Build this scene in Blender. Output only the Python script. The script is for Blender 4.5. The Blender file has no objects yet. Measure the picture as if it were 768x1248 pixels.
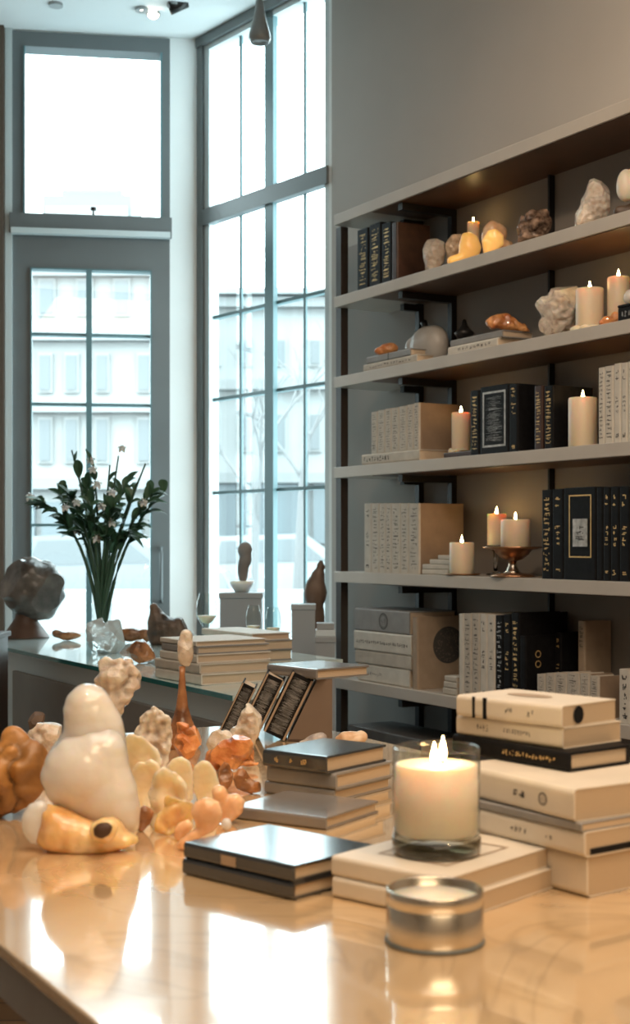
import bpy, bmesh, math, random
from mathutils import Vector, Matrix, noise
R = math.radians
C = bpy.context.scene.collection
FPX, CX, HY, H = 1700.0, 384.0, 660.0, 1.25      # focal length (px), principal column, horizon row, eye height
TZ = H - 0.344                                    # table top
# ------------------------------------------------------------------ geometry helpers
F0 = (0.838, 3.709); A = (0.4998, -0.8661); V = (0.8661, 0.4998)   # shelf front line; along the shelf; into the wall
SROT = math.atan2(A[1], A[0])
def P(x, y, Y): return Vector(((x-CX)/FPX*Y, Y, H+(HY-y)/FPX*Y))
def PZ(x, y, z):
    Y = (H-z)*FPX/(y-HY); return Vector(((x-CX)/FPX*Y, Y, z))
def S(x, v):
    X0 = F0[0]+v*V[0]; Y0 = F0[1]+v*V[1]; k = (x-CX)/FPX
    return (k*Y0-X0)/(A[0]-k*A[1])
def W(s, v, z): return Vector((F0[0]+s*A[0]+v*V[0], F0[1]+s*A[1]+v*V[1], z))
def YV(x, v): return W(S(x, v), v, 0).y

# ------------------------------------------------------------------ materials
MATS = {}
def mat(name, col, rough=0.5, metal=0.0, var=0.0, vscale=8.0, col2=None, bump=0.0, bscale=40.0, sss=0.0, sssr=(0.02, 0.012, 0.007),
        trans=0.0, ior=1.5, spec=0.5, emit=None, estr=0.0, coat=0.0, detail=4.0, point=0.0, crack=0.0):
    if name in MATS: return MATS[name]
    m = bpy.data.materials.new(name); m.use_nodes = True
    nt = m.node_tree; b = nt.nodes['Principled BSDF']
    b.inputs['Base Color'].default_value = (*col, 1); b.inputs['Roughness'].default_value = rough
    b.inputs['Metallic'].default_value = metal; b.inputs['IOR'].default_value = ior
    b.inputs['Specular IOR Level'].default_value = spec
    b.inputs['Transmission Weight'].default_value = trans
    b.inputs['Coat Weight'].default_value = coat
    if sss:
        b.inputs['Subsurface Weight'].default_value = sss
        b.inputs['Subsurface Radius'].default_value = sssr; b.inputs['Subsurface Scale'].default_value = 1.0
    if emit:
        b.inputs['Emission Color'].default_value = (*emit, 1); b.inputs['Emission Strength'].default_value = estr
    tc = nt.nodes.new('ShaderNodeTexCoord')
    if var or col2:
        n = nt.nodes.new('ShaderNodeTexNoise'); n.inputs['Scale'].default_value = vscale; n.inputs['Detail'].default_value = detail
        nt.links.new(tc.outputs['Object'], n.inputs['Vector'])
        rp = nt.nodes.new('ShaderNodeValToRGB'); e = rp.color_ramp.elements
        e[0].position = 0.33; e[1].position = 0.67
        if col2: e[0].color = (*col, 1); e[1].color = (*col2, 1)
        else:
            e[0].color = (*[c*(1-var) for c in col], 1); e[1].color = (*[min(1, c*(1+var)) for c in col], 1)
        nt.links.new(n.outputs['Fac'], rp.inputs['Fac']); nt.links.new(rp.outputs['Color'], b.inputs['Base Color'])
    if point:  # shading put into the base colour: darker creases, lighter ridges
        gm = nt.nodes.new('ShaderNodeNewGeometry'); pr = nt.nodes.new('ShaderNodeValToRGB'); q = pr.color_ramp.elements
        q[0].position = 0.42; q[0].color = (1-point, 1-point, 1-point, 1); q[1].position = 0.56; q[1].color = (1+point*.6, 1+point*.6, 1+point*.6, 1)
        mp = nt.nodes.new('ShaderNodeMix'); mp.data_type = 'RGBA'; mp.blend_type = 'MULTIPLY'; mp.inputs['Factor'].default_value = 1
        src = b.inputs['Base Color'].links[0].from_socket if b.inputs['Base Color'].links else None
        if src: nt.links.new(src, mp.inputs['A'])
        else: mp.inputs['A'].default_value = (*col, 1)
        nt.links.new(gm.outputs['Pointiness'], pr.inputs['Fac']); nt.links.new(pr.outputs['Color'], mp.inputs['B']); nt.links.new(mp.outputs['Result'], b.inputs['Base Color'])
    if bump:
        n2 = nt.nodes.new('ShaderNodeTexNoise'); n2.inputs['Scale'].default_value = bscale; n2.inputs['Detail'].default_value = 5
        nt.links.new(tc.outputs['Object'], n2.inputs['Vector'])
        bp = nt.nodes.new('ShaderNodeBump'); bp.inputs['Strength'].default_value = bump; bp.inputs['Distance'].default_value = 0.004
        if crack:
            vo = nt.nodes.new('ShaderNodeTexVoronoi'); vo.feature = 'F1'; vo.inputs['Scale'].default_value = crack
            av = nt.nodes.new('ShaderNodeMath'); av.operation = 'MULTIPLY_ADD'; av.inputs[1].default_value = 1.3
            nt.links.new(n2.outputs['Color'], vo.inputs['Vector']) if False else nt.links.new(tc.outputs['Object'], vo.inputs['Vector'])
            nt.links.new(vo.outputs['Distance'], av.inputs[0]); nt.links.new(n2.outputs['Fac'], av.inputs[2]); nt.links.new(av.outputs[0], bp.inputs['Height'])
        else: nt.links.new(n2.outputs['Fac'], bp.inputs['Height'])
        nt.links.new(bp.outputs['Normal'], b.inputs['Normal'])
    MATS[name] = m; return m

def glass_mat(name, tint=(0.93, 0.98, 0.98), rough=0.02, fac=0.1):
    m = bpy.data.materials.new(name); m.use_nodes = True; nt = m.node_tree; nt.nodes.clear()
    o = nt.nodes.new('ShaderNodeOutputMaterial'); t = nt.nodes.new('ShaderNodeBsdfTransparent'); g = nt.nodes.new('ShaderNodeBsdfGlossy')
    mx = nt.nodes.new('ShaderNodeMixShader'); lw = nt.nodes.new('ShaderNodeLayerWeight'); mt = nt.nodes.new('ShaderNodeMath')
    t.inputs['Color'].default_value = (*tint, 1); g.inputs['Roughness'].default_value = rough; lw.inputs['Blend'].default_value = 0.5
    mt.operation = 'POWER'; mt.inputs[1].default_value = 3.5
    ma = nt.nodes.new('ShaderNodeMath'); ma.operation = 'MULTIPLY_ADD'; ma.inputs[1].default_value = fac*3; ma.inputs[2].default_value = 0.03
    nt.links.new(lw.outputs['Facing'], mt.inputs[0]); nt.links.new(mt.outputs[0], ma.inputs[0]); nt.links.new(ma.outputs[0], mx.inputs['Fac'])
    nt.links.new(t.outputs[0], mx.inputs[1]); nt.links.new(g.outputs[0], mx.inputs[2]); nt.links.new(mx.outputs[0], o.inputs['Surface'])
    MATS[name] = m; return m

def pages_mat(name, col):
    m = mat(name, col, 0.8); nt = m.node_tree; b = nt.nodes['Principled BSDF']
    tc = nt.nodes.new('ShaderNodeTexCoord'); w = nt.nodes.new('ShaderNodeTexWave'); w.bands_direction = 'Z'
    w.inputs['Scale'].default_value = 160; w.inputs['Distortion'].default_value = 1.5; w.inputs['Detail'].default_value = 1
    rp = nt.nodes.new('ShaderNodeValToRGB'); e = rp.color_ramp.elements
    e[0].color = (*[c*0.72 for c in col], 1); e[1].color = (*col, 1)
    nt.links.new(tc.outputs['Object'], w.inputs['Vector']); nt.links.new(w.outputs['Fac'], rp.inputs['Fac']); nt.links.new(rp.outputs['Color'], b.inputs['Base Color'])
    return m

def stone_top_mat():
    m = mat('polished_stone', (0.62, 0.44, 0.25), 0.06, ior=1.9, spec=0.5); nt = m.node_tree; b = nt.nodes['Principled BSDF']
    tc = nt.nodes.new('ShaderNodeTexCoord')
    n = nt.nodes.new('ShaderNodeTexNoise'); n.inputs['Scale'].default_value = 3.0; n.inputs['Detail'].default_value = 6; n.inputs['Distortion'].default_value = 1.6
    rp = nt.nodes.new('ShaderNodeValToRGB'); e = rp.color_ramp.elements
    e[0].position = 0.3; e[0].color = (0.60, 0.40, 0.21, 1); e[1].position = 0.62; e[1].color = (0.70, 0.51, 0.30, 1)
    n2 = nt.nodes.new('ShaderNodeTexNoise'); n2.inputs['Scale'].default_value = 2.2; n2.inputs['Detail'].default_value = 3; n2.inputs['Distortion'].default_value = 2.5
    ab = nt.nodes.new('ShaderNodeMath'); ab.operation = 'SUBTRACT'; ab.inputs[1].default_value = 0.5
    ab2 = nt.nodes.new('ShaderNodeMath'); ab2.operation = 'ABSOLUTE'
    r2 = nt.nodes.new('ShaderNodeValToRGB'); q = r2.color_ramp.elements; q[0].position = 0.0; q[0].color = (0.55, 0.55, 0.55, 1); q[1].position = 0.018; q[1].color = (1, 1, 1, 1)
    mx = nt.nodes.new('ShaderNodeMix'); mx.data_type = 'RGBA'; mx.blend_type = 'MULTIPLY'; mx.inputs['Factor'].default_value = 0.35
    L = nt.links.new
    L(tc.outputs['Object'], n.inputs['Vector']); L(tc.outputs['Object'], n2.inputs['Vector']); L(n.outputs['Fac'], rp.inputs['Fac'])
    L(n2.outputs['Fac'], ab.inputs[0]); L(ab.outputs[0], ab2.inputs[0]); L(ab2.outputs[0], r2.inputs['Fac'])
    L(rp.outputs['Color'], mx.inputs['A']); L(r2.outputs['Color'], mx.inputs['B']); L(mx.outputs['Result'], b.inputs['Base Color'])
    return m

def floor_mat():
    m = mat('floor_boards', (0.22, 0.12, 0.06), 0.35); nt = m.node_tree; b = nt.nodes['Principled BSDF']
    tc = nt.nodes.new('ShaderNodeTexCoord'); br = nt.nodes.new('ShaderNodeTexBrick')
    br.inputs['Scale'].default_value = 1.0; br.inputs['Brick Width'].default_value = 1.3; br.inputs['Row Height'].default_value = 0.14; br.inputs['Mortar Size'].default_value = 0.004
    br.inputs['Color1'].default_value = (0.30, 0.17, 0.08, 1); br.inputs['Color2'].default_value = (0.20, 0.11, 0.05, 1); br.inputs['Mortar'].default_value = (0.05, 0.03, 0.02, 1)
    nt.links.new(tc.outputs['Object'], br.inputs['Vector']); nt.links.new(br.outputs['Color'], b.inputs['Base Color'])
    return m

M = {}
M['wall'] = mat('warm_grey_plaster', (0.44, 0.408, 0.375), 0.85, var=0.05, vscale=1.5, bump=0.15, bscale=30)
M['wall_pale'] = mat('pale_plaster', (0.82, 0.86, 0.86), 0.8, var=0.03, vscale=2)
M['ceiling'] = mat('ceiling_paint', (0.74, 0.79, 0.80), 0.9, var=0.03, vscale=2)
M['floor'] = floor_mat()
M['stone'] = stone_top_mat(); q = M['stone'].node_tree.nodes['Principled BSDF']; q.inputs['IOR'].default_value = 2.4; q.inputs['Coat Weight'].default_value = 1.0; q.inputs['Coat IOR'].default_value = 1.8; q.inputs['Coat Roughness'].default_value = 0.03; q.inputs['Roughness'].default_value = .12
M['stone_edge'] = mat('grey_stone_edge', (0.27, 0.265, 0.26), 0.35, var=0.15, vscale=6)
M['frame'] = mat('grey_painted_metal', (0.13, 0.15, 0.155), 0.4, var=0.05, vscale=5)
M['frame_lt'] = mat('pale_painted_wood', (0.55, 0.62, 0.63), 0.5)
M['muntin'] = mat('teal_grey_metal', (0.10, 0.19, 0.21), 0.4)
M['pane'] = glass_mat('window_glass', (0.96, 0.99, 0.99), 0.01, 0.06)
M['shelf'] = mat('greige_shelf_laminate', (0.52, 0.475, 0.42), 0.4, var=0.05, vscale=6)
M['under'] = mat('dark_brown_underside', (0.105, 0.052, 0.028), 0.4, var=0.2, vscale=7)  # dark brown sheet on the lower face of each shelf board
M['black_metal'] = mat('black_metal', (0.012, 0.011, 0.011), 0.4)
M['brown_post'] = mat('dark_brown_post', (0.035, 0.024, 0.018), 0.45)
M['cream'] = mat('cream_book_cloth', (0.52, 0.47, 0.40), 0.7, var=0.08, vscale=30, bump=0.1, bscale=300)
M['white'] = mat('off_white_book_cloth', (0.63, 0.59, 0.52), 0.65, var=0.06, vscale=30)
M['ivory'] = mat('ivory_cover', (0.66, 0.60, 0.51), 0.5, var=0.05, vscale=20)
M['tan'] = mat('tan_cover', (0.36, 0.27, 0.19), 0.6, var=0.08, vscale=25)
M['greyc'] = mat('grey_cover', (0.27, 0.26, 0.25), 0.6, var=0.08, vscale=25)
M['side_shade'] = mat('painted_shade_cover', (0.30, 0.21, 0.14), 0.7, var=0.08, vscale=20)  # shade painted onto the cover sides of the cream books
M['dgrey'] = mat('dark_grey_cover', (0.10, 0.095, 0.09), 0.5, var=0.12, vscale=25)
M['black'] = mat('black_leather', (0.010, 0.010, 0.011), 0.5, spec=.1, var=0.2, vscale=60, bump=0.15, bscale=400)
M['blackg'] = mat('glossy_black_cover', (0.02, 0.024, 0.028), 0.14, ior=2.0, var=0.1, vscale=30)
M['greyg'] = mat('glossy_grey_cover', (0.20, 0.19, 0.185), 0.16, ior=1.9, var=0.06, vscale=20)
M['brownl'] = mat('dark_brown_leather', (0.05, 0.022, 0.014), 0.4, var=0.25, vscale=25)
M['pages'] = pages_mat('page_edges', (0.66, 0.52, 0.37))
M['pages_w'] = pages_mat('pale_page_edges', (0.56, 0.44, 0.31))
M['gold'] = mat('gold_foil', (0.86, 0.58, 0.24), 0.4, metal=0.35, var=0.2, vscale=80)
M['ink'] = mat('dark_ink', (0.06, 0.055, 0.05), 0.7)
M['grey_ink'] = mat('grey_ink', (0.125, 0.115, 0.105), 0.7)
M['silver'] = mat('tarnished_silver_foil', (0.50, 0.50, 0.49), 0.45, metal=0.25, var=0.3, vscale=60)
M['wax'] = mat('cream_wax', (0.80, 0.66, 0.48), 0.45, sss=0.55, sssr=(0.03, 0.014, 0.006))
M['waxw'] = mat('white_wax', (0.88, 0.78, 0.64), 0.4, sss=0.6, sssr=(0.03, 0.016, 0.008))
M['wick'] = mat('burnt_wick', (0.02, 0.015, 0.01), 0.9)
M['flame'] = mat('candle_flame', (1, 0.8, 0.4), 0.5, emit=(1.0, 0.62, 0.24), estr=110)
M['quartz'] = mat('milky_quartz', (0.86, 0.78, 0.71), 0.12, col2=(0.92, 0.86, 0.81), vscale=9, sss=0.7, sssr=(0.07, 0.05, 0.036), trans=0.15, bump=0.25, bscale=45, coat=0.6)
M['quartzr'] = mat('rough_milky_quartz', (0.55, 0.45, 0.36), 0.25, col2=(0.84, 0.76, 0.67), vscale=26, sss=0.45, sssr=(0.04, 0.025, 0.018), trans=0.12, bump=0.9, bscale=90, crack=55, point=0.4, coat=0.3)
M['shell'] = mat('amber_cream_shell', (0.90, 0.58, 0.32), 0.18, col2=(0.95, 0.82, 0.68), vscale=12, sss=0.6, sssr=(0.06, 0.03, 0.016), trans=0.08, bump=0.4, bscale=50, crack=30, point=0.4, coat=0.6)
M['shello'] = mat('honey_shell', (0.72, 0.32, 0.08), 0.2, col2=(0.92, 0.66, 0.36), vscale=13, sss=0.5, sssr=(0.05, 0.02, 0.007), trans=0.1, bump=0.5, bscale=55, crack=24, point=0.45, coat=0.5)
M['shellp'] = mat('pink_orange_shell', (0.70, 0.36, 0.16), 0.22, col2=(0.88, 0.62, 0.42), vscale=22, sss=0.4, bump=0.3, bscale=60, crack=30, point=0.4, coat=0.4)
M['hole'] = mat('dark_shell_opening', (0.06, 0.025, 0.01), 0.6)
M['glow'] = mat('honey_stone_added_glow', (0.90, 0.50, 0.14), 0.3, col2=(.92, .62, .26), vscale=14, sss=.5, sssr=(.05, .02, .007), emit=(1.0, .5, .12), estr=.35)  # faint emission puts candle glow into the stone, no lamp inside
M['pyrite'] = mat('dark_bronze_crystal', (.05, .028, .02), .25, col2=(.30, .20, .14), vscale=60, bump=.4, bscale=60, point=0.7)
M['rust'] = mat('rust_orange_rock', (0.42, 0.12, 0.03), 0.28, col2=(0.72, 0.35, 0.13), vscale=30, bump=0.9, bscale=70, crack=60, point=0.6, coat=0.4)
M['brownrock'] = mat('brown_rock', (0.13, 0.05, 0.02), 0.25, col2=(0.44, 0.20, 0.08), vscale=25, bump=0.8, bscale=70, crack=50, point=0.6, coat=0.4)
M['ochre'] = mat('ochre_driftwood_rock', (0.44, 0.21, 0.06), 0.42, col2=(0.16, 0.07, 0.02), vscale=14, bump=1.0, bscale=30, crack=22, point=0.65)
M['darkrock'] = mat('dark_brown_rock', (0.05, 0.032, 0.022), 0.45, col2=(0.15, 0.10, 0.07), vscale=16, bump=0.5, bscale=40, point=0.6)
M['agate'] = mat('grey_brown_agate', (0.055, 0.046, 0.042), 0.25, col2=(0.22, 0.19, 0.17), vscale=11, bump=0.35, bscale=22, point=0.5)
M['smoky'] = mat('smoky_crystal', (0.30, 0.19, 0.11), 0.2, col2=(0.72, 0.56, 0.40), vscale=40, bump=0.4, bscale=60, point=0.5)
M['clear'] = mat('clear_crystal', (0.86, 0.94, 0.96), 0.12, var=0.05, vscale=20, trans=0.55, ior=1.45, bump=0.2, bscale=50)
M['glass'] = mat('drinking_glass', (0.97, 0.99, 1.0), 0.02, trans=1.0, ior=1.45)
M['thin'] = glass_mat('thin_blown_glass', (0.88, 0.91, 0.90), 0.03, 0.33)
M['smoked'] = glass_mat('smoked_glass', (0.42, 0.37, 0.28), 0.05, 0.3)
M['glass_top'] = mat('pale_glass_top', (0.62, 0.78, 0.78), 0.05, ior=2.1, coat=0.3)
M['teal_edge'] = mat('teal_glass_edge', (0.02, 0.16, 0.17), 0.1)
M['counter'] = mat('pale_blue_lacquer', (0.58, 0.67, 0.72), 0.4)
M['panel'] = mat('grey_wood_panel', (0.22, 0.205, 0.19), 0.5, var=0.12, vscale=5)
M['standwood'] = mat('brown_stand_board', (0.17, 0.125, 0.095), 0.5, var=0.12, vscale=8)
M['shadep'] = mat('painted_shade_grey', (0.27, 0.245, 0.222), 0.8, var=0.05, vscale=2)  # darker grey stands in for the shade between the boards
M['umber'] = mat('umber_plinth', (0.06, 0.035, 0.025), 0.5, var=0.15, vscale=6)
M['tin'] = mat('brushed_tin', (0.70, 0.63, 0.52), 0.26, metal=1.0)
M['copper'] = mat('aged_copper', (0.42, 0.22, 0.12), 0.3, metal=0.9)
M['ceram'] = mat('white_glazed_ceramic', (0.56, 0.54, 0.51), 0.3, var=0.1, vscale=12)
M['leaf'] = mat('dark_green_leaf', (0.03, 0.085, 0.045), 0.45, col2=(0.055, 0.14, 0.075), vscale=30)
M['stem'] = mat('green_stem', (0.035, 0.085, 0.05), 0.5)
M['petal'] = mat('white_petal', (0.82, 0.86, 0.86), 0.5, sss=0.3)
M['greystat'] = mat('grey_statue_stone', (0.20, 0.19, 0.185), 0.6, var=0.2, vscale=14)
M['brownstat'] = mat('brown_statue', (0.13, 0.085, 0.06), 0.5, var=0.25, vscale=14)
M['plinth'] = mat('grey_plinth', (0.30, 0.33, 0.35), 0.6)
M['facade'] = mat('pale_stone_facade', (0.27, 0.272, 0.268), 0.9, var=0.04, vscale=0.8)
M['facade2'] = mat('pale_limestone_facade', (0.26, 0.265, 0.262), 0.9, var=0.04, vscale=0.8)
M['facade3'] = mat('far_pale_roof', (0.165, 0.17, 0.17), 0.9)
M['fwin'] = mat('facade_window_glass', (0.155, 0.165, 0.17), 0.5, spec=.1)
M['fstore'] = mat('storefront_glass', (0.15, 0.17, 0.18), 0.5, spec=.1)
M['cornice'] = mat('cornice_stone', (0.21, 0.215, 0.215), 0.9)
M['street'] = mat('pale_street', (0.13, 0.14, 0.145), 0.9, var=0.1, vscale=0.5)
M['bark'] = mat('tree_bark', (0.15, 0.15, 0.15), 0.9)
M['lowwall'] = mat('white_kerb_wall', (0.27, 0.28, 0.28), 0.8)
M['car'] = mat('silver_car_paint', (0.18, 0.19, 0.20), 0.35)
M['lampgrey'] = mat('grey_lamp_metal', (0.30, 0.32, 0.32), 0.35, metal=0.3)
M['bulb'] = mat('lit_bulb', (1, 0.9, 0.7), 0.5, emit=(1.0, 0.84, 0.62), estr=40)

# ------------------------------------------------------------------ object helpers
def setp(o, label=None, cat=None, group=None, kind=None):
    if label: o['label'] = label
    if cat: o['category'] = cat
    if group: o['group'] = group
    if kind: o['kind'] = kind
    return o
def thing(name, label, cat, loc=(0, 0, 0), rot=(0, 0, 0), group=None):
    o = bpy.data.objects.new(name, None); C.objects.link(o); o.location = loc; o.rotation_euler = rot
    o.empty_display_size = 0.02
    return setp(o, label, cat, group)
def obj(name, bm, m, parent=None, smooth=False, loc=None, rot=None, recalc=True):
    if isinstance(bm, bpy.types.Mesh): me = bm
    else:
        if recalc: bmesh.ops.recalc_face_normals(bm, faces=bm.faces[:])
        me = bpy.data.meshes.new(name); bm.to_mesh(me); bm.free()
    if not me.materials: me.materials.append(m)
    if smooth:
        me.polygons.foreach_set('use_smooth', [True]*len(me.polygons))
    o = bpy.data.objects.new(name, me); C.objects.link(o)
    if parent is not None: o.parent = parent
    if loc is not None: o.location = loc
    if rot is not None: o.rotation_euler = rot
    return o
def struct(name, bm, m, loc=None, rot=None, parent=None):
    o = obj(name, bm, m, parent, loc=loc, rot=rot)
    if parent is None: o['kind'] = 'structure'
    return o
def box(bm, x0, x1, y0, y1, z0, z1, bev=0.0):
    vs = [bm.verts.new((x, y, z)) for x in (x0, x1) for y in (y0, y1) for z in (z0, z1)]
    idx = [(0, 1, 3, 2), (4, 6, 7, 5), (0, 4, 5, 1), (2, 3, 7, 6), (0, 2, 6, 4), (1, 5, 7, 3)]
    fs = [bm.faces.new([vs[i] for i in q]) for q in idx]
    if bev:
        es = list({e for f in fs for e in f.edges})
        bmesh.ops.bevel(bm, geom=es, offset=bev, segments=2, affect='EDGES', profile=0.5)
    return bm
def B(*a, **k): return box(bmesh.new(), *a, **k)
def lathe(bm, prof, n=28, c=(0, 0, 0), sx=1, sy=1):
    rings = []
    for r, z in prof:
        if r < 1e-6: rings.append([bm.verts.new((c[0], c[1], c[2]+z))])
        else: rings.append([bm.verts.new((c[0]+sx*r*math.cos(2*math.pi*i/n), c[1]+sy*r*math.sin(2*math.pi*i/n), c[2]+z)) for i in range(n)])
    for a, b in zip(rings, rings[1:]):
        for i in range(n):
            j = (i+1) % n
            if len(a) == 1 and len(b) == 1: continue
            if len(a) == 1: bm.faces.new((a[0], b[j], b[i]))
            elif len(b) == 1: bm.faces.new((a[i], a[j], b[0]))
            else: bm.faces.new((a[i], a[j], b[j], b[i]))
    return bm
def tube(bm, pts, rad, n=8):
    pts = [Vector(p) for p in pts]; rings = []
    for i, p in enumerate(pts):
        d = (pts[min(i+1, len(pts)-1)]-pts[max(i-1, 0)]).normalized()
        up = Vector((0, 0, 1)) if abs(d.z) < 0.95 else Vector((1, 0, 0))
        a = d.cross(up).normalized(); b = d.cross(a)
        r = rad[i] if isinstance(rad, (list, tuple)) else rad
        rings.append([bm.verts.new(p+a*r*math.cos(2*math.pi*k/n)+b*r*math.sin(2*math.pi*k/n)) for k in range(n)])
    for a, b in zip(rings, rings[1:]):
        for i in range(n): bm.faces.new((a[i], a[(i+1) % n], b[(i+1) % n], b[i]))
    bm.faces.new(rings[0]); bm.faces.new(rings[-1][::-1])
    return bm
def bez(p0, p1, p2, n=8):
    p0, p1, p2 = Vector(p0), Vector(p1), Vector(p2)
    return [p0*(1-t)**2+p1*2*t*(1-t)+p2*t*t for t in [i/n for i in range(n+1)]]

# ------------------------------------------------------------------ rock / shell mesher: a union of ellipsoids, remeshed into one skin
def blob(ells, voxel=0.004, noises=((18, 0.006),), smooth=3, floor=None, facet=0, seed=0, ridge=0.0, cuts=0, bowl=0.0, ribs=None):
    bm = bmesh.new()
    for e in ells:
        (c, r) = e[:2]; rot = e[2] if len(e) > 2 else (0, 0, 0)
        from mathutils import Euler
        mx = Matrix.Translation(Vector(c)) @ Euler([R(q) for q in rot]).to_matrix().to_4x4() @ Matrix.Diagonal((*r, 1))
        bmesh.ops.create_icosphere(bm, subdivisions=3, radius=1, matrix=mx)
    me = bpy.data.meshes.new('tmp'); bm.to_mesh(me); bm.free()
    o = bpy.data.objects.new('tmp', me); C.objects.link(o)
    md = o.modifiers.new('r', 'REMESH'); md.mode = 'VOXEL'; md.voxel_size = voxel
    if smooth:
        sm = o.modifiers.new('s', 'SMOOTH'); sm.iterations = smooth; sm.factor = 0.5
    dg = bpy.context.evaluated_depsgraph_get(); ev = o.evaluated_get(dg)
    out = bpy.data.meshes.new_from_object(ev)
    bpy.data.objects.remove(o); bpy.data.meshes.remove(me)
    bm = bmesh.new(); bm.from_mesh(out); bpy.data.meshes.remove(out)
    bm.normal_update()
    off = Vector((seed*7.31, seed*3.17, seed*1.93))
    nv = [v.normal.copy() for v in bm.verts]
    for v, nn in zip(bm.verts, nv):
        d = 0
        for fq, am in noises: d += am*noise.noise((v.co+off)*fq)
        if ridge: d += ridge*(abs(noise.noise((v.co+off)*28))*2-0.6)
        v.co += nn*d
    if bowl or ribs:
        xs = [v.co.x for v in bm.verts]; zs = [v.co.z for v in bm.verts]; xc = (min(xs)+max(xs))/2; z0, z1 = min(zs), max(zs); rr = max((max(xs)-min(xs))/2, (z1-z0)/2)
        for v in bm.verts:
            dx, dz_ = v.co.x-xc, v.co.z-(z0+z1)/2; q = (dx*dx+dz_*dz_)/(rr*rr); d = -bowl*rr*q
            if ribs:
                an = math.atan2(dx, v.co.z-z0+0.15*rr); w = min(1, math.hypot(dx, v.co.z-z0)/rr); d += ribs[1]*w*math.sin(ribs[0]*an)
                if v.co.z > z0+0.5*(z1-z0): v.co.z += ribs[1]*0.8*w*math.cos(ribs[0]*an)
            v.co.y += d
    if cuts:
        rg = random.Random(seed*17+5); cen = sum((v.co for v in bm.verts), Vector())/len(bm.verts)
        for _ in range(cuts):
            d = Vector((rg.gauss(0, 1), rg.gauss(0, 1)-0.5, rg.gauss(0, 0.8)+0.25)).normalized()
            m = max((v.co-cen).dot(d) for v in bm.verts); q = rg.uniform(0.74, 0.93)*m
            g = bm.verts[:]+bm.edges[:]+bm.faces[:]
            rs = bmesh.ops.bisect_plane(bm, geom=g, plane_co=cen+d*q, plane_no=d, clear_outer=True, dist=1e-6)
            ed = [e for e in rs['geom_cut'] if isinstance(e, bmesh.types.BMEdge)]
            bmesh.ops.holes_fill(bm, edges=[e for e in ed if e.is_valid], sides=0)
        bmesh.ops.triangulate(bm, faces=[f for f in bm.faces if len(f.verts) > 4])
    if floor is not None:
        lo = min(v.co.z for v in bm.verts)
        if lo > floor:
            for v in bm.verts: v.co.z -= lo-floor
        for v in bm.verts:
            if v.co.z < floor: v.co.z = floor
    me = bpy.data.meshes.new('rock'); bm.to_mesh(me); bm.free()
    if facet:
        o = bpy.data.objects.new('tmp', me); C.objects.link(o)
        d = o.modifiers.new('d', 'DECIMATE'); d.ratio = min(1, facet/max(1, len(me.polygons)))
        ev = o.evaluated_get(bpy.context.evaluated_depsgraph_get()); out = bpy.data.meshes.new_from_object(ev)
        bpy.data.objects.remove(o); bpy.data.meshes.remove(me); me = out
    return me
SEED = [0]
def fill_contour(pts, nmax=46, dep=0.75, rmin=1.6):
    """cover a silhouette polygon (photo pixels) with discs, biggest first; each disc becomes an ellipsoid"""
    n = len(pts)
    def inside(x, y):
        c = False
        for i in range(n):
            (x0, y0), (x1, y1) = pts[i], pts[i-1]
            if (y0 > y) != (y1 > y) and x < (x1-x0)*(y-y0)/(y1-y0)+x0: c = not c
        return c
    def dist(x, y):
        d = 1e9
        for i in range(n):
            (x0, y0), (x1, y1) = pts[i], pts[i-1]; dx, dy = x1-x0, y1-y0; q = dx*dx+dy*dy or 1e-9
            t = max(0, min(1, ((x-x0)*dx+(y-y0)*dy)/q)); d = min(d, math.hypot(x-x0-t*dx, y-y0-t*dy))
        return d
    xs = [p[0] for p in pts]; ys = [p[1] for p in pts]; w = max(max(xs)-min(xs), max(ys)-min(ys)); st = w/34
    cand = []
    x = min(xs)
    while x <= max(xs):
        y = min(ys)
        while y <= max(ys):
            if inside(x, y): cand.append((dist(x, y), x, y))
            y += st
        x += st
    cand.sort(reverse=True); out = []; rmax = cand[0][0]
    for d, x, y in cand:
        if d < rmin or len(out) >= nmax: break
        if any(math.hypot(x-a, y-b) < 0.42*max(r, d)+0.05*r for r, a, b in out): continue
        out.append((d, x, y))
    return [(x, y, r, r, 0, dep*(0.5*r+0.5*rmax if r > 0.35*rmax else r*1.1)) for r, x, y in out]
def crag(name, label, cat, m, pts, Y=None, floor=None, dep=0.8, dy=0, **k):
    yb = max(p[1] for p in pts); xm = sum(p[0] for p in pts)/len(pts)
    if Y is None: Y = PZ(xm, yb-1, floor).y
    ells = [(e[0], e[1], e[2], e[3], dy, e[5]) for e in fill_contour(pts, dep=dep)]
    w = max(max(p[0] for p in pts)-min(p[0] for p in pts), yb-min(p[1] for p in pts))*Y/FPX
    k.setdefault('voxel', max(0.0016, w/46)); k.setdefault('smooth', 2)
    return rock(name, label, cat, m, Y, ells, floor, **k)
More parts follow.
